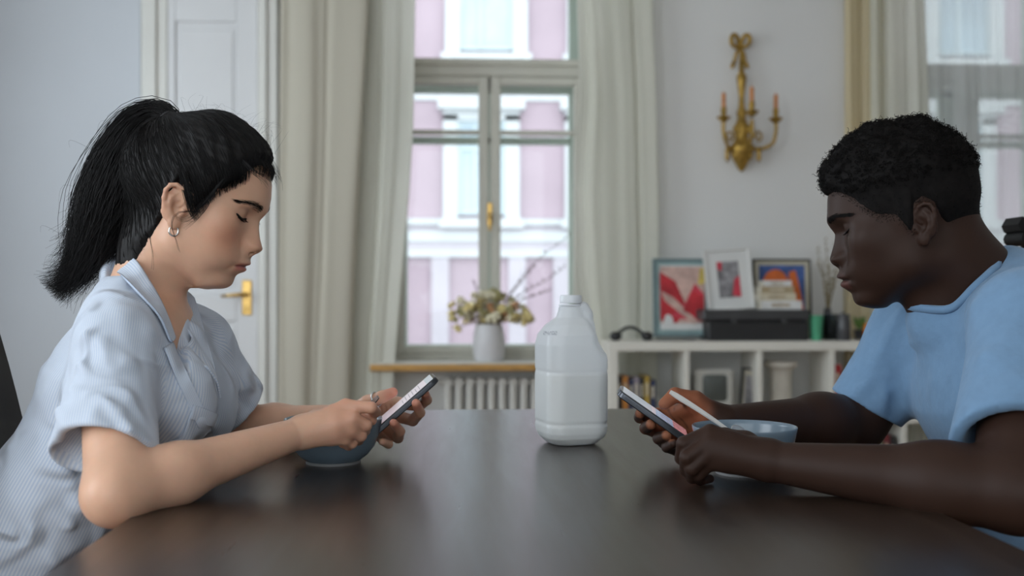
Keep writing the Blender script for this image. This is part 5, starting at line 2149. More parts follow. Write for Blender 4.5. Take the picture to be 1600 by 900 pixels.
    rd(P(1385, 560, 1.58), P(1330, 625, 1.63), .005, .010)
    rd(P(1400, 590, 1.58), P(1365, 655, 1.63), .006, .010)
    rd(P(1405, 480, 1.60), P(1370, 560, 1.62), .004, .012)
    rd(P(1525, 480, 1.30), P(1580, 600, 1.20), .006, .014)
    rd(P(1540, 560, 1.22), P(1600, 640, 1.16), .006, .012)
    rd(P(1530, 640, 1.20), P(1600, 600, 1.16), .005, .012)
    rd(P(1560, 430, 1.42), P(1500, 500, 1.38), .004, .014)
    def hem(o, n, cen, rad_):
        c = RC(cen, cen + nrm(n) * .5, rad_)
        hs = HS(o, n)
        return FN(lambda p: np.maximum(-hs(p), c(p)))
    def hemn(a, b, ax):
        h = nrm(b - a)
        n = nrm(np.cross(np.cross(h, ax), h))
        return n if np.dot(n, ax) > 0 else -n
    S_.cut(hem(P(1556, 702, 1.19), hemn(P(1508, 710, 1.20), P(1610, 686, 1.16), nrm(lh - Ls)), P(1575, 690, 1.185), .11), .002)
    S_.cut(RC(Ls + (lh - Ls) * .5, lh + (lh - Ls) * .35, .050, .060), .004)
    S_.cut(hem(P(1356, 640, 1.67), hemn(P(1310, 615, 1.65), P(1402, 664, 1.68), nrm(rh - Rs)), P(1356, 640, 1.67), .10), .002)
    S_.cut(RC(Rs + (rh - Rs) * .62, rh + (rh - Rs) * .4, .050, .0565), .003)
    Cn = P(1493, 447, 1.495)
    un = nrm(P(1545, 394, 1.50) - P(1440, 498, 1.49))
    wn_ = nrm(np.array([.05, 1, -.1]) - un * np.dot(np.array([.05, 1, -.1]), un))
    nn_ = np.cross(wn_, un)
    if nn_[2] < 0:
        nn_ = -nn_
    def neckcut(p):
        r = p - Cn.astype(np.float32)
        h = r @ nn_.astype(np.float32)
        return np.maximum(np.sqrt(np.maximum((r * r).sum(1) - h * h, 0)) - .0655 - .1 * np.maximum(h, 0), -h - .022)
    S_.cut(FN(neckcut), .006)
    S_.keep(HS((0, 0, .44), (0, 0, -1)))
    V, F = biggest(*sdf_mesh(S_, (.46, 1.0, .43), (1.16, 1.92, 1.10), .0034, extra=.02))
    V = relax(V, F, 2, .5)
    N = vnormals(V, F)
    V = V + N * (noise3(V, 8, 22, 2) * .0011)[:, None]
    shirt = np_mesh('t_shirt', V, F, 'blue_jersey', root)
    m = MB()
    ring = [Cn + .0675 * (math.cos(a) * un + math.sin(a) * wn_ * 1.0) for a in np.linspace(0, 2 * math.pi, 60)]
    f = lambda p: S_.ev(p)
    rp = np.array(ring)
    # settle the rib on the rim of the neck opening
    for _ in range(30):
        v = f(rp.astype(np.float32))
        rp = rp - nn_[None] * np.clip(v - .001, -.003, .003)[:, None]
    m.tube(list(rp + nn_ * .001), .0065, 8, False)
    m.build('neck_rib', 'blue_jersey', shirt, True)
    T = Model()
    hipc = np.array([.90, 1.47, .56])
    T.u(EC(hipc + np.array([.02, 0, .02]), hipc + np.array([-.05, 0, -.01]), .088, .086, (0, 1, 0), 1.6), 0)
    for sg in (-1, 1):
        k = np.array([.46, 1.47 + sg * .11, .57])
        T.u(RC(hipc + np.array([-.02, sg * .09, -.01]), k, .085, .062), .03)
        T.u(RC(k, np.array([.50, 1.47 + sg * .11, .10]), .060, .045), .02)
    V, F = sdf_mesh(T, (.3, 1.1, .04), (1.2, 1.85, .78), .008)
    np_mesh('trousers', V, F, 'dark_trousers', root)
    for sg in (-1, 1):
        Sh = Model()
        Sh.u(RC((.51, 1.47 + sg * .11, .05), (.34, 1.47 + sg * .115, .035), .048, .034), 0)
        Sh.keep(HS((0, 0, .003), (0, 0, -1)), .004)
        V, F = sdf_mesh(Sh, (.28, 1.28, 0), (.6, 1.66, .11), .006)
        np_mesh('shoe', V, F, 'jeans', root)
    return root, H
man, MH = build_man()

# ------------------------------------------------------------------ things on the table
mat('bowl_glaze', (0.150, 0.200, 0.245), 0.22, spec=0.5, var=(20, 0.08))
mat('bowl_foot', (0.20, 0.20, 0.20), 0.6, var=(20, 0.08))
mat('porridge', (0.55, 0.45, 0.30), 0.6, var=(80, 0.2), bump=(120, 0.6, 0.004))
def bowl(label, c, cat='bowl'):
    t = thing('bowl', label, cat, (c[0], c[1], TZ), 'matching blue-grey bowls')
    z = TZ
    m = MB()
    out = [(.036, z + .0028), (.040, z + .0042), (.050, z + .012), (.0595, z + .024), (.0655, z + .040), (.0690, z + .056), (.0705, z + .0625), (.0700, z + .0642), (.0682, z + .0640),
           (.0668, z + .058), (.0630, z + .040), (.0565, z + .025), (.046, z + .0145), (.030, z + .0105), (.0, z + .0100)]
    m.lathe(c[0], c[1], out, 56, False)
    m.build('bowl_body', 'bowl_glaze', t, True)
    m = MB()
    m.lathe(c[0], c[1], [(.0, z + .0030), (.036, z + .0030), (.0365, z), (.0390, z), (.0392, z + .0035), (.036, z + .0045)], 48, False)
    m.build('foot_ring', 'bowl_foot', t, 30)
    m = MB()
    m.lathe(c[0], c[1], [(.0, z + .028), (.03, z + .0278), (.052, z + .0272), (.0572, z + .0265)], 40, False)
    m.build('food', 'porridge', t, True)
    return t
bw = P(521, 700, 1.482)
bm_ = P(1163, 700, 1.395)
bowl('blue-grey ceramic bowl under the woman\'s hand', bw)
bowl('blue-grey ceramic bowl behind the man\'s fist', bm_)

# ---- milk jug
def hdpe(name, col, transp):
    m = mat(name, col, 0.32, spec=0.5, sss=0.0, var=(15, 0.015))
    nt = m.node_tree
    out = [n for n in nt.nodes if n.type == 'OUTPUT_MATERIAL'][0]
    pb = nt.nodes['Principled BSDF']
    tl = nt.nodes.new('ShaderNodeBsdfTranslucent')
    tl.inputs['Color'].default_value = (*[min(1, c * 1.1) for c in col], 1)
    tr = nt.nodes.new('ShaderNodeBsdfTransparent')
    tr.inputs['Color'].default_value = (.97, .98, 1, 1)
    m1 = nt.nodes.new('ShaderNodeMixShader')
    m2 = nt.nodes.new('ShaderNodeMixShader')
    m1.inputs[0].default_value = .38
    m2.inputs[0].default_value = transp
    nt.links.new(pb.outputs[0], m1.inputs[1])
    nt.links.new(tl.outputs[0], m1.inputs[2])
    nt.links.new(m1.outputs[0], m2.inputs[1])
    nt.links.new(tr.outputs[0], m2.inputs[2])
    nt.links.new(m2.outputs[0], out.inputs[0])
hdpe('milky_plastic', (.88, .90, .92), .20)
mat('milk', (.86, .84, .77), .35, var=(8, .02), sss=.3, ssr=(1, .9, .8), sscale=.01)
mat('print_grey', (.36, .37, .42), .6, var=(90, .2))
mat('cap_white', (.72, .74, .77), .35, var=(20, .02))
def jug():
    D = 1.675
    base = P(892, 0, D)
    bx, by = base[0], base[1]
    t = thing('milk_jug', 'translucent white plastic milk jug with side handle, half full, in the middle of the table', 'jug', (bx, by, TZ))
    k = D / FPX
    zof = lambda py: TZ + (684.5 - py) * k
    xof = lambda px: bx + (px - 893) * k
    h = .0520
    ry = math.radians(14)
    R = np.array([[math.cos(ry), math.sin(ry), 0], [-math.sin(ry), math.cos(ry), 0], [0, 0, 1]])
    zb0, zsh, znk, ztop = TZ + .002, zof(520), zof(478), zof(453)
    def f(p):
        q = (p - np.array([bx, by, 0], np.float32)) @ R.T.astype(np.float32)
        z = q[:, 2]
        # half width by height: rounded base, body, sloping shoulder
        zz = [TZ, TZ + .004, TZ + .012, TZ + .020, zof(655), zof(650), zof(646), zof(575), zof(571), zof(567), zof(530), zof(515), zof(500), zof(488), zof(478), zof(470), zof(440)]
        ww = [.036, .0400, .0475, .0508, h, h - .0015, h, h, h - .0012, h, h, h - .003, h - .013, h - .028, .0205, .0195, .0195]
        w = np.interp(z, zz, ww).astype(np.float32)
        rr = np.interp(z, [TZ, zof(500), zof(478)], [.026, .026, .0190]).astype(np.float32)
        rr = np.minimum(rr, w * .98)
        ax = np.abs(q[:, 0]) - (w - rr)
        ay = np.abs(q[:, 1]) - (w - rr)
        d = np.sqrt(np.maximum(ax, 0) ** 2 + np.maximum(ay, 0) ** 2) + np.minimum(np.maximum(ax, ay), 0) - rr
        d = smax(d * .8, np.maximum(TZ + .0005 - z, z - zof(470)), .003)
        return d
    M = Model()
    M.u(FN(f), 0, .01)
    # scoop for the handle, then the handle tube
    M.cut(RC(P(955, 497, D) + np.array([0, -.06, 0]), P(955, 497, D) + np.array([0, .06, 0]), .036), .012)
    M.cut(RC(P(945, 532, D) + np.array([0, -.06, 0]), P(945, 532, D) + np.array([0, .06, 0]), .018), .012)
    hp = [P(903, 482, D), P(911, 481, D), P(917, 491, D), P(920, 510, D), P(924, 530, D), P(931, 546, D), P(938, 558, D), P(941, 570, D)]
    for a, b in zip(hp[:-1], hp[1:]):
        M.u(EC(a, b, .0088, .0088, (0, 1, 0), 1.25), .006)
    V, F = sdf_mesh(M, (bx - .08, by - .08, TZ - .004), (bx + .08, by + .08, zof(462)), .0016, extra=.015)
    V = relax(V, F, 2, .5)
    jb = np_mesh('jug_body', V, F, 'milky_plastic', t)
    # milk: the same body shrunk, up to the fill line
    Mk = Model()
    Mk.u(FN(lambda p: f(p) + .0016), 0, .01)
    Mk.keep(HS((0, 0, zof(573)), (0, 0, 1)))
    V, F = sdf_mesh(Mk, (bx - .08, by - .08, TZ - .004), (bx + .08, by + .08, zof(560)), .0026)
    np_mesh('milk', V, F, 'milk', t)
    m = MB()
    cx, cy = xof(893) , by
    r = .0180
    prof = [(.0, zof(466)), (r - .001, zof(466)), (r, zof(465)), (r, zof(455.5)), (r - .0015, zof(453.5)), (.0, zof(453))]
    m.lathe(cx, cy, prof, 48, False)
    cp = m.build('cap', 'cap_white', t, 40)
    m = MB()
    m.lathe(cx, cy, [(.0192, zof(470.5)), (.0200, zof(470)), (.0200, zof(468.2)), (.0192, zof(467.6)), (.0, zof(467.6))], 48, False)
    m.build('cap_ring', 'cap_white', cp, 40)
    for i in range(40):
        a = 2 * math.pi * i / 40
    # faint date print on the shoulder
    g = lambda p: f(p)
    rnd = random.Random(3)
    m = MB()
    glyph = {'2': '11111001111100111111', '0': '', }
    seg = {'0': 'abcdef', '4': 'fgbc', '/': 'x', '2': 'abged', '7': 'abc', '1': 'bc'}
    xx = 849.5
    for ch in '24/02':
        w, hh = 3.0, 5.0
        L = {'a': (0, hh, w, hh), 'b': (w, hh, w, hh / 2), 'c': (w, hh / 2, w, 0), 'd': (0, 0, w, 0), 'e': (0, hh / 2, 0, 0), 'f': (0, hh, 0, hh / 2), 'g': (0, hh / 2, w, hh / 2), 'x': (0, 0, w * .8, hh)}
        for s in seg[ch]:
            x0, y0, x1, y1 = L[s]
            pa = hit(g, xx + x0, 523 - y0, .0004)[0]
            pb = hit(g, xx + x1, 523 - y1, .0004)[0]
            if np.linalg.norm(pa - pb) > 1e-4:
                m.tube([pa, pb], .00032, 5)
        xx += 4.4
    m.build('date_print', 'print_grey', jb)
jug()

# ---- phones
mat('phone_metal', (.07, .075, .085), .28, metal=.8, var=(30, .1))
mat('phone_glass', (.012, .012, .014), .08, spec=.6, var=(5, .1))
mat('screen_white', (.80, .72, .78), .12, emit=((.80, .72, .80), .25), var=(4, .02))
mat('screen_text', (.45, .42, .48), .2, emit=((.5, .46, .52), .15), var=(4, .02))
mat('screen_blue', (.25, .35, .55), .12, emit=((.40, .50, .68), .35), var=(120, .5))
mat('screen_pink', (.60, .25, .28), .12, emit=((.62, .28, .30), .35), var=(120, .4))
mat('screen_grey', (.45, .50, .55), .12, emit=((.52, .58, .64), .35), var=(4, .05))
def rrect(w, h, r, n=6):
    pts = []
    for cx, cy, a0 in ((w - r, h - r, 0), (-w + r, h - r, 90), (-w + r, -h + r, 180), (w - r, -h + r, 270)):
        for i in range(n + 1):
            a = math.radians(a0 + 90 * i / n)
            pts.append((cx + r * math.cos(a), cy + r * math.sin(a)))
    return pts
def phone(label, top_near, bot_near, tilt, widthdir, thick, wd, items, frame='phone_metal'):
    """top_near/bot_near: ends of the long edge next to the camera on the screen side"""
    a, b = np.asarray(top_near), np.asarray(bot_near)
    u = nrm(a - b)
    ln = np.linalg.norm(a - b)
    v0 = np.asarray(widthdir, float)
    v0 = nrm(v0 - u * np.dot(v0, u))
    n0 = np.cross(u, v0)
    if n0[2] < 0:
        n0 = -n0
    v = v0 * math.cos(tilt) + n0 * math.sin(tilt)
    n = n0 * math.cos(tilt) - v0 * math.sin(tilt)
    c = (a + b) / 2 + v * wd / 2
    t = thing('phone', label, 'phone', tuple(c))
    X = np.stack([v, u, n], 1)
    def put(m):
        m.v = [tuple(c + X @ np.array(p)) for p in m.v]
        return m
    rr = rrect(wd / 2, ln / 2, .011)
    N = len(rr)
    m = MB()
    levels = [(.9985, 0.0, -thick), (1.0, 0, -thick * .85), (1.0, 0, -thick * .15), (.9985, 0, 0)]
    rings = []
    for s, _, z in ((.955, 0, -thick), (.995, 0, -thick * .86), (1.0, 0, -thick * .5), (.995, 0, -thick * .14), (.965, 0, 0)):
        rings.append([(x * s if abs(x) > 0 else x, y - (1 - s) * y * .45, z) for x, y in rr])
    vs = [p for r in rings for p in r]
    fs = [tuple(range(N))[::-1], tuple(range(4 * N, 5 * N))]
    for k in range(4):
        for i in range(N):
            j = (i + 1) % N
            fs.append((k * N + i, k * N + j, (k + 1) * N + j, (k + 1) * N + i))
    m.add(vs, fs)
    put(m).build('phone_case', frame, t, 35)
    m = MB()
    m.add([(x * .965, y * .985, z) for z in (-.0002, .0004) for x, y in rr], [tuple(range(N, 2 * N))] + [(i, (i + 1) % N, N + (i + 1) % N, N + i) for i in range(N)])
    g = put(m).build('front_glass', 'phone_glass', t)
    m = MB()
    names = []
    k = 0
    for (mn, x0, x1, y0, y1) in items:
        if mn not in names:
            names.append(mn)
        m.cur = names.index(mn)
        k += 1
        z = .0004 + .00004 * k
        hw, hl = wd / 2 * .92, ln / 2 * .95
        m.add([(x0 * hw, y0 * hl, z), (x1 * hw, y0 * hl, z), (x1 * hw, y1 * hl, z), (x0 * hw, y1 * hl, z)], [(0, 1, 2, 3)])
    put(m).build('screen', names[0], t, mats=names)
    m = MB()
    for y0 in (.018, .036):
        m.box(-wd / 2 - .0007, -wd / 2 + .001, y0, y0 + .012, -thick * .7, -thick * .3)
    put(m).build('side_button', frame, t)
    return t
phone('dark smartphone tilted up in the woman\'s left hand', P(681, 589, 1.505), P(572, 684, 1.490), math.radians(5), (0, 1, 0), .0085, .070,
      [('screen_white', -1, 1, -.93, .78), ('screen_grey', -1, 1, .78, .98)] + [('screen_text', -.8, random.uniform(.2, .8), .60 - .10 * k, .58 - .10 * k) for k in range(6)])
phone('grey smartphone tilted up in the man\'s right hand', P(969, 610, 1.428), P(1079, 687, 1.418), math.radians(7), (0, 1, 0), .0090, .072,
      [('screen_grey', -1, 1, .1, .97), ('screen_white', -1, 1, -.02, .1), ('screen_blue', -1, 1, -.55, -.02), ('screen_pink', -1, 1, -.97, -.55)])

# ---- spoons
mat('spoon_steel', (.62, .62, .62), .25, metal=1.0, var=(40, .06))
mat('spoon_satin', (.74, .73, .71), .35, metal=.35, var=(40, .05))
def spoon(label, end, mid, tip, m_name, w=.0048):
    end, mid, tip = map(np.asarray, (end, mid, tip))
    t = thing('spoon', label, 'spoon', tuple(tip))
    ax = nrm(mid - end)
    side = nrm(np.cross(ax, [0.25, -1, .55]))
    nn = np.cross(side, ax)
    # flat tapered handle with a raised rim
    m = MB()
    pts = np.linspace(0, 1, 12)
    L = np.linalg.norm(mid - end)
    vs, fs = [], []
    for k, s in enumerate(pts):
        wdt = w * (1.0 - .45 * s) * (0.62 if k == 0 else (0.92 if k == 1 else 1))
        th = .0011
        c = end + (mid - end) * s + nn * .004 * math.sin(math.pi * s) * .5
        for (a, b) in ((-1, -.5), (-.8, 1), (.8, 1), (1, -.5), (0, -1)):
            vs.append(c + side * wdt * a + nn * th * b)
    for k in range(11):
        for i in range(5):
            j = (i + 1) % 5
            fs.append((k * 5 + i, k * 5 + j, (k + 1) * 5 + j, (k + 1) * 5 + i))
    fs += [tuple(range(5)), tuple(range(55, 60))[::-1]]
    m.add(vs, fs)
    m.build('handle', m_name, t, 40)
    m = MB()
    ax2 = nrm(tip - mid)
    L2 = np.linalg.norm(tip - mid)
    sd2 = nrm(np.cross(ax2, nn))
    n2 = np.cross(sd2, ax2)
    vs, fs = [], []
    nu, nv = 14, 7
    for layer in (0, 1):
        for i in range(nu + 1):
            s = i / nu
            hw = .0155 * math.sin(math.pi * min(.999, (.06 + .92 * s)) ** .8) ** .75 if 0 < i < nu else .0022
            for j in range(nv):
                a = -1 + 2 * j / (nv - 1)
                dp = -.0065 * (1 - a * a) * math.sin(math.pi * s) - layer * .0009
                vs.append(mid + ax2 * L2 * s + sd2 * hw * a + n2 * dp)
    per = (nu + 1) * nv
    for i in range(nu):
        for j in range(nv - 1):
            q = i * nv + j
            fs.append((q, q + 1, q + nv + 1, q + nv))
            fs.append((per + q, per + q + nv, per + q + nv + 1, per + q + 1))
    for i in range(nu):
        for j in (0, nv - 1):
            q = i * nv + j
            fs.append((q, q + nv, per + q + nv, per + q))
    m.add(vs, fs)
    m.build('spoon_bowl', m_name, t, True)
    return t
spoon('steel spoon held in the woman\'s right hand, dipping into her bowl', P(591, 620, 1.405), P(545, 668, 1.44), P(520, 690, 1.48), 'spoon_steel', .004)
spoon('pale steel spoon held in the man\'s left fist, pointing at his phone', P(1047, 612, 1.355), P(1142, 675, 1.352), P(1180, 694, 1.385), 'spoon_satin', .0046)

# ---- chairs
mat('chair_black', (.018, .016, .015), .5, var=(10, .2), bump=(60, .15, .002))
def chair(label, cx, cy, facing):
    """facing +1: sitter looks to +x"""
    t = thing('dining_chair', label, 'chair', (cx, cy, 0), 'chairs at the dining table')
    s = facing
    m = MB()
    m.box(cx - .21, cx + .21, cy - .21, cy + .21, .425, .465, .012)
    m.build('seat', 'chair_black', t)
    # curved backrest leaning away
    vs, fs = [], []
    nu, nv = 10, 8
    for layer in (0, 1):
        for i in range(nu + 1):
            z = .50 + (1.0 - .50) * i / nu
            for j in range(nv + 1):
                a = -1 + 2 * j / nv
                y = cy + a * .20 * (1 - .10 * (i / nu) ** 3)
                x = cx - s * (.205 + .10 * (i / nu) - .03 * a * a * 1.0 + layer * .018)
                zz = z - .03 * a * a * (i / nu) ** 4
                vs.append((x, y, zz))
    per = (nu + 1) * (nv + 1)
    for i in range(nu):
        for j in range(nv):
            q = i * (nv + 1) + j
            fs.append((q, q + 1, q + nv + 2, q + nv + 1))
            fs.append((per + q, per + q + nv + 1, per + q + nv + 2, per + q + 1))
    edge = [j for j in range(nv + 1)] 
    for i in range(nu):
        for j in (0, nv):
            q = i * (nv + 1) + j
            fs.append((q, q + nv + 1, per + q + nv + 1, per + q))
    for j in range(nv):
        for i in (0, nu):
            q = i * (nv + 1) + j
            fs.append((q, q + 1, per + q + 1, per + q))
    m = MB()
    m.add(vs, fs)
    m.build('backrest', 'chair_black', t, 40)
    for dx in (-1, 1):
        for dy in (-1, 1):
            m = MB()
            back = dx == -s
            top = .56 if back else .43
            m.tube([(cx + dx * .215, cy + dy * .195, 0), (cx + dx * .19, cy + dy * .18, .43), (cx + dx * (.195 if back else .19), cy + dy * .175, top)], [.014, .019, .017], 8)
            m.build('leg', 'chair_black', t, 40)
    return t
chair('dark chair with a curved back behind the woman', -.43, 1.40, 1)
chair('dark chair the young man sits on', 0.80, 1.47, -1)

# ------------------------------------------------------------------ sconce
def sconce():
    Y = WY
    s_ = 5.2 / FPX
    t = thing('wall_sconce', 'gilded three-candle sconce with a ribbon bow hanging on the wall', 'sconce', tuple(W(1155, 240, Y)))
    def w(px, py, out=.0):
        return W(px, py, Y) - np.array([0, out, 0])
    m = MB()
    c = W(1155, 0, Y)
    cy = Y - .045
    prof = [(1, 268), (5, 264), (9, 256), (15, 246), (19, 236), (20, 228), (14, 224), (10, 216), (11, 208), (14, 200), (9, 192), (6, 184), (8, 176), (5, 168), (4, 150), (7, 128), (8, 118), (4, 112), (3, 78), (2, 72)]
    m.lathe(c[0], cy, [(r * s_, wz(py, Y)) for r, py in prof], 20, True)
    m.build('backplate', 'old_gilt', t, True)
    for i, (px, py) in enumerate(((1144, 246), (1166, 246), (1155, 238), (1147, 205), (1164, 205), (1151, 120))):
        m = MB()
        a = w(px, py, .075)
        m.sphere(a, (.012, .010, .022), 10, 8)
        m.build('acanthus_leaf', 'old_gilt', t, True)
    m = MB()
    for sg in (-1, 1):
        pts = [w(1153, 76, .03), w(1153 + sg * 6, 60, .05), w(1153 + sg * 13, 60, .05), w(1153 + sg * 14, 70, .05), w(1153 + sg * 8, 76, .045), w(1153, 76, .035)]
        m.tube(catmull(pts, 5), .011, 8)
        m.tube(catmull([w(1153, 76, .03), w(1153 + sg * 6, 88, .04), w(1153 + sg * 8, 98, .03), w(1153 + sg * 13, 109, .035)], 5), [.009] * 10 + [.010] * 5 + [.004], 8)
    m.build('ribbon_bow', 'old_gilt', t, True)
    for k, (px, py, out) in enumerate(((1123, 191, .10), (1160, 186, .17), (1203, 193, .10))):
        m = MB()
        if k == 1:
            pts = [w(1155, 232, .06), w(1157, 236, .12), w(1160, 220, .17), w(1160, 196, .17)]
        else:
            sg = -1 if k == 0 else 1
            ex = px
            pts = [w(1155 + sg * 8, 222, .05), w(1155 + sg * 20, 236, .07), w(ex - sg * 6, 230, .09), w(ex - sg * 0, 212, .10), w(px, py + 4, .10)]
        m.tube(catmull(pts, 6), .009, 8)
        if k != 1:
            a = w(1155 + sg * 22, 216, .075)
            m.tube([a + np.array([.020 * math.cos(q) * (1 - q / 9), 0, .024 * math.sin(q) * (1 - q / 9)]) for q in np.linspace(-1.6, 5.5, 22)], .006, 6)
        arm = m.build('arm', 'old_gilt', t, True)
        m = MB()
        a = w(px, py, out)
        z = a[2]
        m.lathe(a[0], a[1], [(.004, z - .022), (.014, z - .012), (.034, z + .006), (.036, z + .010), (.016, z + .010), (.013, z + .022), (.016, z + .050), (.013, z + .058)], 16, True)
        m.build('drip_pan', 'old_gilt', arm, 50)
        m = MB()
        m.lathe(a[0], a[1], [(.0105, z + .056), (.0105, z + .126), (.007, z + .130), (.0015, z + .131), (.0012, z + .142)], 14, True)
        m.build('candle', 'candle_wax', arm, 50)
    for sg, px in ((-1, 1130), (1, 1179)):
        m = MB()
        a = w(px, 232, .08)
        m.lathe(a[0], a[1], [(.003, a[2]), (.012, a[2] - .02), (.009, a[2] - .04), (.013, a[2] - .06), (.002, a[2] - .082)], 10, True)
        m.build('pendant', 'old_gilt', t, True)
sconce()

# ------------------------------------------------------------------ vase with dried flowers on the sill
mat('vase_white', (.66, .65, .66), .4, var=(12, .05))
mat('dry_stem', (.22, .17, .08), .8, var=(30, .3))
mat('petal_straw', (.78, .64, .30), .8, var=(60, .3))
mat('petal_cream', (.82, .76, .56), .8, var=(60, .2))
mat('petal_rust', (.48, .25, .12), .8, var=(60, .3))
mat('petal_olive', (.42, .38, .18), .8, var=(60, .3))
mat('twig_brown', (.16, .12, .10), .8, var=(30, .3))
VY = 5.26
vc = W(764, 560, VY)
vz = SILL_Z
vs = thing('flower_vase', 'white ribbed vase of dried yellow flowers and twigs on the window sill', 'vase', (vc[0], vc[1], vz))
k = VY / FPX
zt_ = wz(506, VY)
m = MB()
prof = []
for i in range(25):
    t = i / 24
    prof.append(((20 + 5.5 * math.sin(math.pi * min(1, t * .9 + .1)) ** .8) * k + .0014 * math.sin(t * 60), vz + (zt_ - vz) * t))
prof += [(prof[-1][0] - .006, zt_), (prof[-1][0] - .010, zt_ - .04)]
m.lathe(vc[0], vc[1], prof, 32, True)
m.build('vase_body', 'vase_white', vs, True)
def blossom(m, c, r, rnd):
    for _ in range(7):
        d = nrm([rnd.gauss(0, 1), rnd.gauss(0, .8), rnd.gauss(.2, 1)])
        p = np.asarray(c) + d * r * .6
        m.sphere(p, (r * rnd.uniform(.35, .6), r * rnd.uniform(.35, .6), r * rnd.uniform(.3, .5)), 6, 4)
rnd = random.Random(21)
for i in range(76):
    a = rnd.uniform(-1, 1)
    px = 764 + 70 * a * rnd.uniform(.5, 1.05)
    py = 508 - rnd.uniform(8, 54) * (1 - .45 * abs(px - 764) / 75)
    if abs(px - 764) > 45 and rnd.random() < .5:
        py += 16
    dy = rnd.uniform(-.12, .06)
    top = W(px, py, VY) + np.array([0, dy, 0])
    base = np.array([vc[0] + rnd.uniform(-.03, .03), vc[1] + rnd.uniform(-.03, .03), zt_ - .05])
    mid = (top + base) / 2 + np.array([0, 0, .04])
    m = MB()
    m.tube(catmull([base, mid, top], 4), .0018, 5)
    st_ = m.build('stem', 'dry_stem', vs)
    m = MB()
    blossom(m, top, rnd.uniform(.018, .032), rnd)
    m.build('blossom', rnd.choice(['petal_straw', 'petal_straw', 'petal_cream', 'petal_cream', 'petal_rust', 'petal_olive', 'petal_olive']), st_, True)
for pts in ([(772, 505), (800, 455), (842, 405), (890, 368)], [(775, 505), (812, 462), (850, 440), (882, 418)], [(770, 506), (795, 465), (815, 440), (832, 418)], [(775, 505), (805, 475), (835, 462), (858, 455)], [(760, 506), (748, 470), (742, 440)]):
    P3 = [W(px, py, VY - .02) for px, py in pts]
    P3[0] = np.array([vc[0], vc[1], zt_ - .04])
    c = catmull(P3, 8)
    m = MB()
    m.tube(c, list(np.linspace(.0032, .0012, len(c))), 5)
    for j in range(6, len(c), 2):
        d = nrm([rnd.uniform(-1, 1), rnd.uniform(-.6, .6), rnd.uniform(.2, 1)])
        m.tube([c[j], c[j] + d * .012, c[j] + d * .02], [.0022, .0042, .001], 5)
    m.build('twig', 'twig_brown', vs, True)

# ------------------------------------------------------------------ things on the shelf unit
SH = SZ
mat('case_black', (.018, .018, .019), .45, var=(10, .15), bump=(200, .2, .001))
mat('case_grey', (.05, .05, .052), .4, var=(10, .15))
def shelf_box(name, label, cat, px0, px1, py0, py1, Y, depth, m_name, b=.004, group=None):
    a, c = W(px0, py1, Y), W(px1, py0, Y)
    m = MB()
    m.box(a[0], c[0], Y, Y + depth, a[2], c[2], b)
    return m, tag(m.build(name, m_name), label, cat, group)
cs_ = thing('record_player', 'long black box with a lid, lying under the white-framed picture', 'box', tuple(W(1180, 528, 4.85) * np.array([1, 1, 0]) + np.array([0, 0, SH])))
x0, x1 = wx(1108, 4.85), wx(1264, 4.85)
zl, zm, zu = SH, wz(502, 4.85), wz(484, 4.85)
m = MB()
m.box(x0, x1, 4.85, 5.04, zl, zm, .005)
m.build('body', 'case_black', cs_)
m = MB()
m.box(wx(1098, 4.85), x1 + .004, 4.84, 5.045, zm + .003, zu, .008)
m.build('lid', 'case_grey', cs_)
m = MB()
for q in (.25, .75):
    m.box(x0 + (x1 - x0) * q - .012, x0 + (x1 - x0) * q + .012, 4.843, 4.852, zm - .012, zm + .010, .002)
m.build('latch', 'case_grey', cs_)
BOOKC = {'white': (.70, .70, .68), 'cream': (.62, .56, .42), 'tan': (.42, .33, .20), 'red': (.42, .03, .03), 'orange': (.55, .22, .04), 'mustard': (.42, .28, .05), 'navy': (.03, .04, .09), 'grey': (.28, .27, .27), 'black': (.02, .02, .02), 'maroon': (.16, .02, .025), 'green': (.04, .10, .05), 'lilac': (.30, .26, .30)}
for n, c in BOOKC.items():
    mat('cover_' + n, c, .55, var=(20, .12))
mat('book_pages', (.60, .56, .46), .9, var=(120, .15), stretch=(1, 1, 12))
def book(label, x0, x1, y0, y1, z0, z1, color, flat=False, group=None):
    t = thing('book', label, 'book', ((x0 + x1) / 2, (y0 + y1) / 2, z0), group)
    m = MB()
    c = .0025
    if flat:
        m.box(x0, x1, y0, y1, z0, z0 + c)
        m.box(x0, x1, y0, y1, z1 - c, z1)
        m.box(x0, x1, y0, y0 + c, z0 + c, z1 - c)
        p = (x0 + .004, x1 - .004, y0 + c, y1 - .004, z0 + c, z1 - c)
    else:
        m.box(x0, x0 + c, y0, y1, z0, z1)
        m.box(x1 - c, x1, y0, y1, z0, z1)
        m.box(x0 + c, x1 - c, y0, y0 + c, z0, z1)
        p = (x0 + c, x1 - c, y0 + c, y1 - .004, z0 + .004, z1 - .004)
    m.build('cover', 'cover_' + color, t)
    m = MB()
    m.box(*p)
    m.build('pages', 'book_pages', t)
    m = MB()
    if flat:
        m.box(x0 + (x1 - x0) * .25, x0 + (x1 - x0) * .7, y0 - .0006, y0 + .001, z0 + (z1 - z0) * .35, z0 + (z1 - z0) * .65)
    else:
        m.box(x0 + (x1 - x0) * .3, x0 + (x1 - x0) * .7, y0 - .0006, y0 + .001, z0 + (z1 - z0) * .55, z0 + (z1 - z0) * .85)
    m.build('spine_label', 'cover_cream' if color not in ('cream', 'white') else 'cover_tan', t)
    return t
BY = 4.855
zz = zu
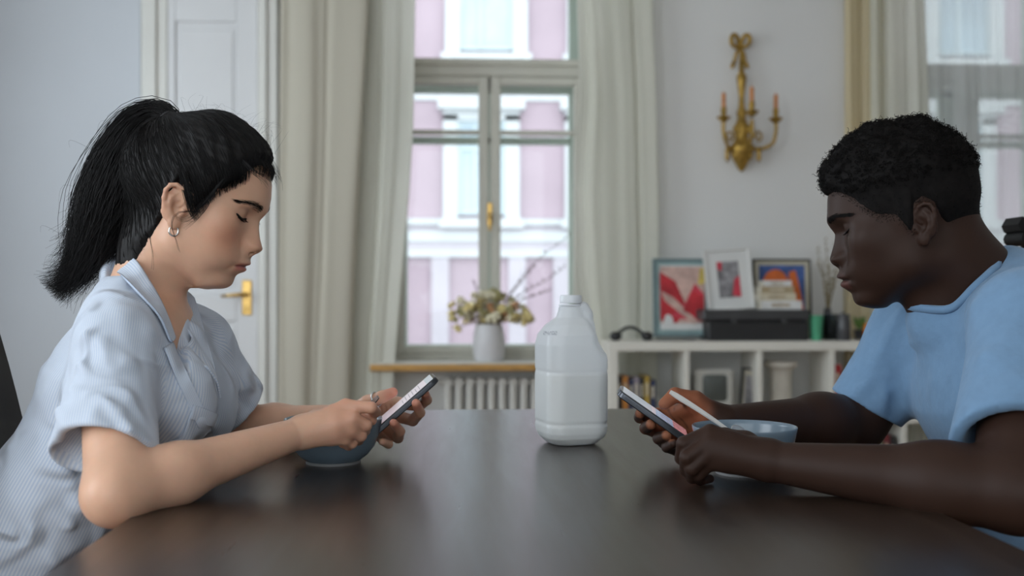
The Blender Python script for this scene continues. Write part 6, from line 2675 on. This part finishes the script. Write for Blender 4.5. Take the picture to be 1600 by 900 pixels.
for px0, px1, py0, py1, cname, lab in ((1190, 1253, 470, 484, 'white', 'thick white book at the bottom of the stack on the black box'),
                                       (1187, 1244, 458, 470, 'cream', 'cream book second from the bottom of the stack on the black box'),
                                       (1190, 1241, 447, 458, 'tan', 'tan book third from the bottom of the stack on the black box'),
                                       (1194, 1237, 438, 447, 'white', 'small white book on top of the stack on the black box')):
    z1 = wz(py0, BY)
    book(lab, wx(px0, BY), wx(px1, BY), BY, BY + .14, zz, z1, cname, True, 'books stacked on the black box')
    zz = z1
# cup, glasses, jars
mat('cup_green', (.10, .42, .24), .4, var=(15, .08))
glass_mat('smoky_glass', (.62, .66, .68))
mat('jar_dark', (.06, .06, .065), .25, var=(15, .2))
mat('orange_glass', (.55, .17, .02), .25, var=(15, .15))
mat('leaf_green', (.12, .22, .05), .6, var=(40, .3))
def lathe_thing(name, label, cat, px, Y, prof, m_name, n=24, zbase=None):
    c = W(px, 500, Y)
    z = SH if zbase is None else zbase
    m = MB()
    m.lathe(c[0], Y, [(r, z + h) for r, h in prof], n, False)
    return tag(m.build(name, m_name, None, 40), label, cat)
lathe_thing('cup', 'mint green plastic cup standing at the right end of the black box', 'cup', 1275, 4.88, [(0, .002), (.024, .0), (.026, .004), (.034, .118), (.0355, .122), (.033, .121), (.0245, .01), (0, .008)], 'cup_green')
lathe_thing('drinking_glass', 'clear smoky drinking glass right of the green cup', 'glass', 1297, 4.90, [(0, 0), (.026, 0), (.029, .004), (.031, .125), (.029, .126), (.027, .012), (0, .010)], 'smoky_glass')
jr = lathe_thing('storage_jar', 'dark grey lidded jar beside the smoky glass', 'jar', 1318, 4.87, [(0, 0), (.030, 0), (.033, .006), (.033, .095), (.029, .105), (.030, .108), (.030, .124), (.027, .128), (.008, .129), (.008, .137), (0, .138)], 'jar_dark')
lathe_thing('tea_light_holder', 'small orange glass tea-light holder on the shelf near the man\'s chin', 'candle holder', 1359, 4.87, [(0, 0), (.026, 0), (.031, .01), (.033, .05), (.028, .082), (.026, .083), (.030, .05), (.027, .012), (0, .01)], 'orange_glass')
# small plant
pc_ = W(1343, 528, 4.95)
pl_ = thing('potted_plant', 'small green plant in a pot beside the orange holder', 'plant', (pc_[0], 4.95, SH))
m = MB()
m.lathe(pc_[0], 4.95, [(0, 0 + SH), (.022, SH), (.028, SH + .045), (.030, SH + .05), (.026, SH + .048), (0, SH + .044)], 20, False)
m.build('pot', 'jar_dark', pl_, 40)
for i in range(14):
    a = i * 2.4
    d = np.array([math.cos(a) * .6, math.sin(a) * .4, 1.1 + .3 * math.sin(i)])
    b = np.array([pc_[0], 4.95, SH + .045])
    tip = b + d * .055
    side = nrm(np.cross(d, [0, 1, .2])) * .009
    mid = b + d * .03 + np.array([0, 0, .006])
    m = MB()
    m.add([b, mid + side, tip, mid - side, mid + np.array([0, -.0015, -.0015])], [(0, 4, 1), (1, 4, 2), (2, 4, 3), (3, 4, 0), (0, 1, 2, 3)])
    m.build('leaf', 'leaf_green', pl_)
# slim vase of dry twigs
tc_ = W(1293, 500, 5.02)
tv = thing('twig_vase', 'slim dark vase of dry brown twigs by the right-hand picture', 'vase', (tc_[0], 5.02, SH))
m = MB()
m.lathe(tc_[0], 5.02, [(0, SH), (.028, SH), (.032, SH + .05), (.020, SH + .12), (.016, SH + .15), (.019, SH + .155), (.015, SH + .15), (0, SH + .14)], 20, False)
m.build('vase_body', 'jar_dark', tv, 40)
for i in range(9):
    e = W(1293 + rnd.uniform(-18, 24), rnd.uniform(372, 420), 5.02) + np.array([0, rnd.uniform(-.05, .05), 0])
    b = np.array([tc_[0], 5.02, SH + .12])
    mm = (e + b) / 2 + np.array([rnd.uniform(-.015, .015), 0, .0])
    c = catmull([b, mm, e], 5)
    m = MB()
    m.tube(c, list(np.linspace(.0025, .001, len(c))), 5)
    for j in range(4, len(c), 1):
        d = nrm([rnd.uniform(-1, 1), rnd.uniform(-1, 1), rnd.uniform(.4, 1)])
        m.tube([c[j], c[j] + d * .012, c[j] + d * .02], [.0016, .004, .001], 5)
    m.build('twig', 'dry_stem', tv)
# headphones
hc = W(986, 528, 4.86)
hd = thing('headphones', 'black headphones lying at the left end of the white shelf', 'headphones', (hc[0], 4.87, SH))
m = MB()
band = [np.array([hc[0] + .078 * math.cos(a), 4.86 + .03 * math.sin(a), SH + .012 + .052 * math.sin(a) ** 2 * (1 if a < math.pi else 0)]) for a in np.linspace(.1, math.pi - .1, 18)]
m.tube(band, .0085, 8)
m.build('headband', 'case_black', hd, True)
for sg in (-1, 1):
    c = np.array([hc[0] + sg * .075, 4.85, SH + .024])
    m = MB()
    m.sphere(c, (.030, .034, .022), 16, 10)
    m.build('ear_cup', 'case_black', hd, True)
m = MB()
m.tube(catmull([(hc[0] + .08, 4.86, SH + .008), (wx(1020, 4.85), 4.87, SH + .004), (wx(1040, 4.85), 4.845, SH + .004), (wx(1085, 4.85), 4.84, SH + .004)], 6), .0028, 6)
m.build('cable', 'case_black', hd, True)

# ------------------------------------------------------------------ inside the cubes
CY = SY + .03
zc0 = ZM + .012
def cube_x(k):
    return sx0 + so / 2 + k * pit + .013
xx = cube_x(0) + .012
for wd_, h_, cname, lab in ((.022, .20, 'black', 'black book at the far left of the shelf'), (.026, .205, 'orange', 'orange book beside the black one in the leftmost cube'), (.024, .19, 'navy', 'navy book between the orange and grey books'),
                            (.026, .20, 'lilac', 'lilac-grey book in the leftmost cube'), (.022, .195, 'black', 'black book right of the lilac-grey one'), (.026, .205, 'mustard', 'mustard yellow book in the leftmost cube'), (.028, .185, 'navy', 'navy book at the right end of the row in the leftmost cube')):
    book(lab, xx, xx + wd_, CY, CY + .16, zc0, zc0 + h_, cname, False, 'books in the leftmost cube')
    xx += wd_ + .0015
m = MB()
gx = wx(1040, CY)
m.lathe(gx, CY + .07, [(0, zc0), (.030, zc0), (.034, zc0 + .006), (.055, zc0 + .045), (.062, zc0 + .085), (.060, zc0 + .086), (.052, zc0 + .048), (.03, zc0 + .012), (0, zc0 + .01)], 28, False)
tag(m.build('serving_bowl', mat('bowl_white', (.62, .60, .52), .4, var=(15, .04)), None, 40), 'off-white serving bowl right of the books in the leftmost cube', 'bowl')
# small vintage monitor
mat('old_plastic', (.50, .49, .44), .5, var=(12, .05))
mat('dark_screen', (.10, .11, .10), .2, var=(6, .1))
mon = thing('vintage_monitor', 'small beige box monitor with a dark rounded screen in the second cube', 'monitor', (wx(1117, CY), CY + .08, zc0))
a, b = W(1087, 641, CY), W(1147, 577, CY)
m = MB()
m.box(a[0], b[0], CY, CY + .035, a[2], b[2], .012)
m.box(a[0] + .012, b[0] - .012, CY + .03, CY + .15, a[2] + .012, b[2] - .02, .02)
m.build('housing', 'old_plastic', mon)
m = MB()
M4 = Matrix.Translation(Vector(((a[0] + b[0]) / 2, CY - .001, (a[2] + b[2]) / 2 + .008)))
rr = rrect((b[0] - a[0]) / 2 - .034, (b[2] - a[2]) / 2 - .034, .018)
pts = [(x, 0, z) for x, z in rr]
m.add([Vector(p) for p in pts] + [Vector((x * 1.12, .006, z * 1.12)) for x, _, z in pts] + [Vector((0, -.006, 0))], [(i, (i + 1) % len(pts), len(pts) + (i + 1) % len(pts), len(pts) + i) for i in range(len(pts))] + [(2 * len(pts), (i + 1) % len(pts), i) for i in range(len(pts))])
m.xform(M4)
m.build('screen', 'dark_screen', mon, True)
m = MB()
for q in (.62, .74, .86):
    m.tube([(a[0] + (b[0] - a[0]) * q, CY - .006, a[2] + .016), (a[0] + (b[0] - a[0]) * q, CY + .002, a[2] + .016)], .005, 10)
m.build('knob', 'case_grey', mon, 40)
m = MB()
m.box(a[0] + .01, b[0] + .02, CY + .005, CY + .14, zc0, a[2] + .001, .004)
m.build('base', 'case_grey', mon)
picture('small_picture', 'narrow black-framed picture leaning beside the vintage monitor', 1155, 574, 1184, 652, CY + .03, .010, 'frame_black', [('photo_grey', [(.1, .1), (.9, .1), (.9, .9), (.1, .9)])], mat_m='photo_grey', mat_w=.004, base_m='mat_cream', tilt=10, roll=7)
# plaster pedestal
px_ = wx(1221, CY + .07)
m = MB()
zp0, zp1 = zc0, wz(566, CY + .07)
hh = zp1 - zp0
prof = [(0, 0), (.078, 0), (.078, .02), (.066, .026), (.070, .038), (.058, .046)]
prof += [(.054 - .004 * math.sin(math.pi * i / 6), .05 + (hh - .095) * i / 6) for i in range(7)]
prof += [(.060, hh - .038), (.074, hh - .024), (.078, hh - .022), (.078, hh - .001), (0, hh)]
m.lathe(px_, CY + .08, [(r, zp0 + h) for r, h in prof], 24, False)
ped = tag(m.build('pedestal', mat('plaster', (.62, .58, .50), .85, var=(20, .08)), None, 40), 'short plaster column standing in the third cube', 'pedestal')
book('tall red book at the left side of the fourth cube', cube_x(3) + .004, cube_x(3) + .040, CY, CY + .16, zc0, zc0 + .255, 'red')
book('dark green book right of the tall red one', cube_x(3) + .043, cube_x(3) + .070, CY, CY + .16, zc0, zc0 + .22, 'green')
# lower row
zl0 = so
x4 = cube_x(3) + .010
zz = zl0
for h_, wd_, cname, lab in ((.040, .20, 'maroon', 'maroon book at the bottom of the lying stack in the lower cube'), (.035, .19, 'grey', 'grey book in the lying stack in the lower cube'), (.045, .20, 'white', 'white book in the lying stack in the lower cube'),
                            (.045, .185, 'red', 'red book in the lying stack in the lower cube'), (.040, .19, 'orange', 'orange book in the lying stack in the lower cube'), (.048, .18, 'mustard', 'mustard yellow book on top of the lying stack in the lower cube')):
    book(lab, x4, x4 + wd_, CY, CY + .15, zz, zz + h_, cname, True, 'books lying in the lower cube')
    zz += h_
xx = x4 + .206
for wd_, h_, cname, lab in ((.028, .27, 'green', 'dark green upright book in the lower cube'), (.030, .275, 'maroon', 'maroon upright book in the lower cube'), (.026, .265, 'black', 'black upright book in the lower cube')):
    book(lab, xx, xx + wd_, CY, CY + .16, zl0, zl0 + h_, cname, False, 'books standing in the lower cube')
    xx += wd_ + .002

# ------------------------------------------------------------------ tripod behind the man
mat('tripod_black', (.006, .006, .006), .6, spec=.2, var=(30, .2))
TD = 1.93
tp = P(1606, 372, TD)
tr = thing('tripod', 'black tripod head just showing above the man\'s shoulder at the right edge', 'tripod', (tp[0], tp[1], 0))
m = MB()
def q_(px, py):
    a = P(px, py, TD)
    return (a[0], a[2])
m.prism_y([q_(1577, 352), q_(1584, 340), q_(1597, 346), q_(1640, 348), q_(1640, 372), q_(1600, 374), q_(1590, 366), q_(1581, 362)][::-1], tp[1] - .03, tp[1] + .03)
m.build('clamp', 'tripod_black', tr)
m = MB()
c = P(1592, 373, TD)
m.tube([c + np.array([0, -.034, 0]), c + np.array([0, -.02, 0]), c + np.array([0, .03, 0])], [.013, .0145, .014], 12)
m.build('locking_knob', 'tripod_black', tr, 40)
m = MB()
m.tube([P(1603, 372, TD), P(1612, 392, TD), (tp[0] + .02, tp[1], .80)], [.016, .014, .014], 10)
m.build('column', 'tripod_black', tr, 40)
for i in range(3):
    a = 2 * math.pi * i / 3 + .5
    m = MB()
    m.tube([(tp[0] + .02, tp[1], .82), (tp[0] + .02 + .30 * math.cos(a), tp[1] + .30 * math.sin(a), .012)], [.012, .009], 8)
    m.build('leg', 'tripod_black', tr, 40)
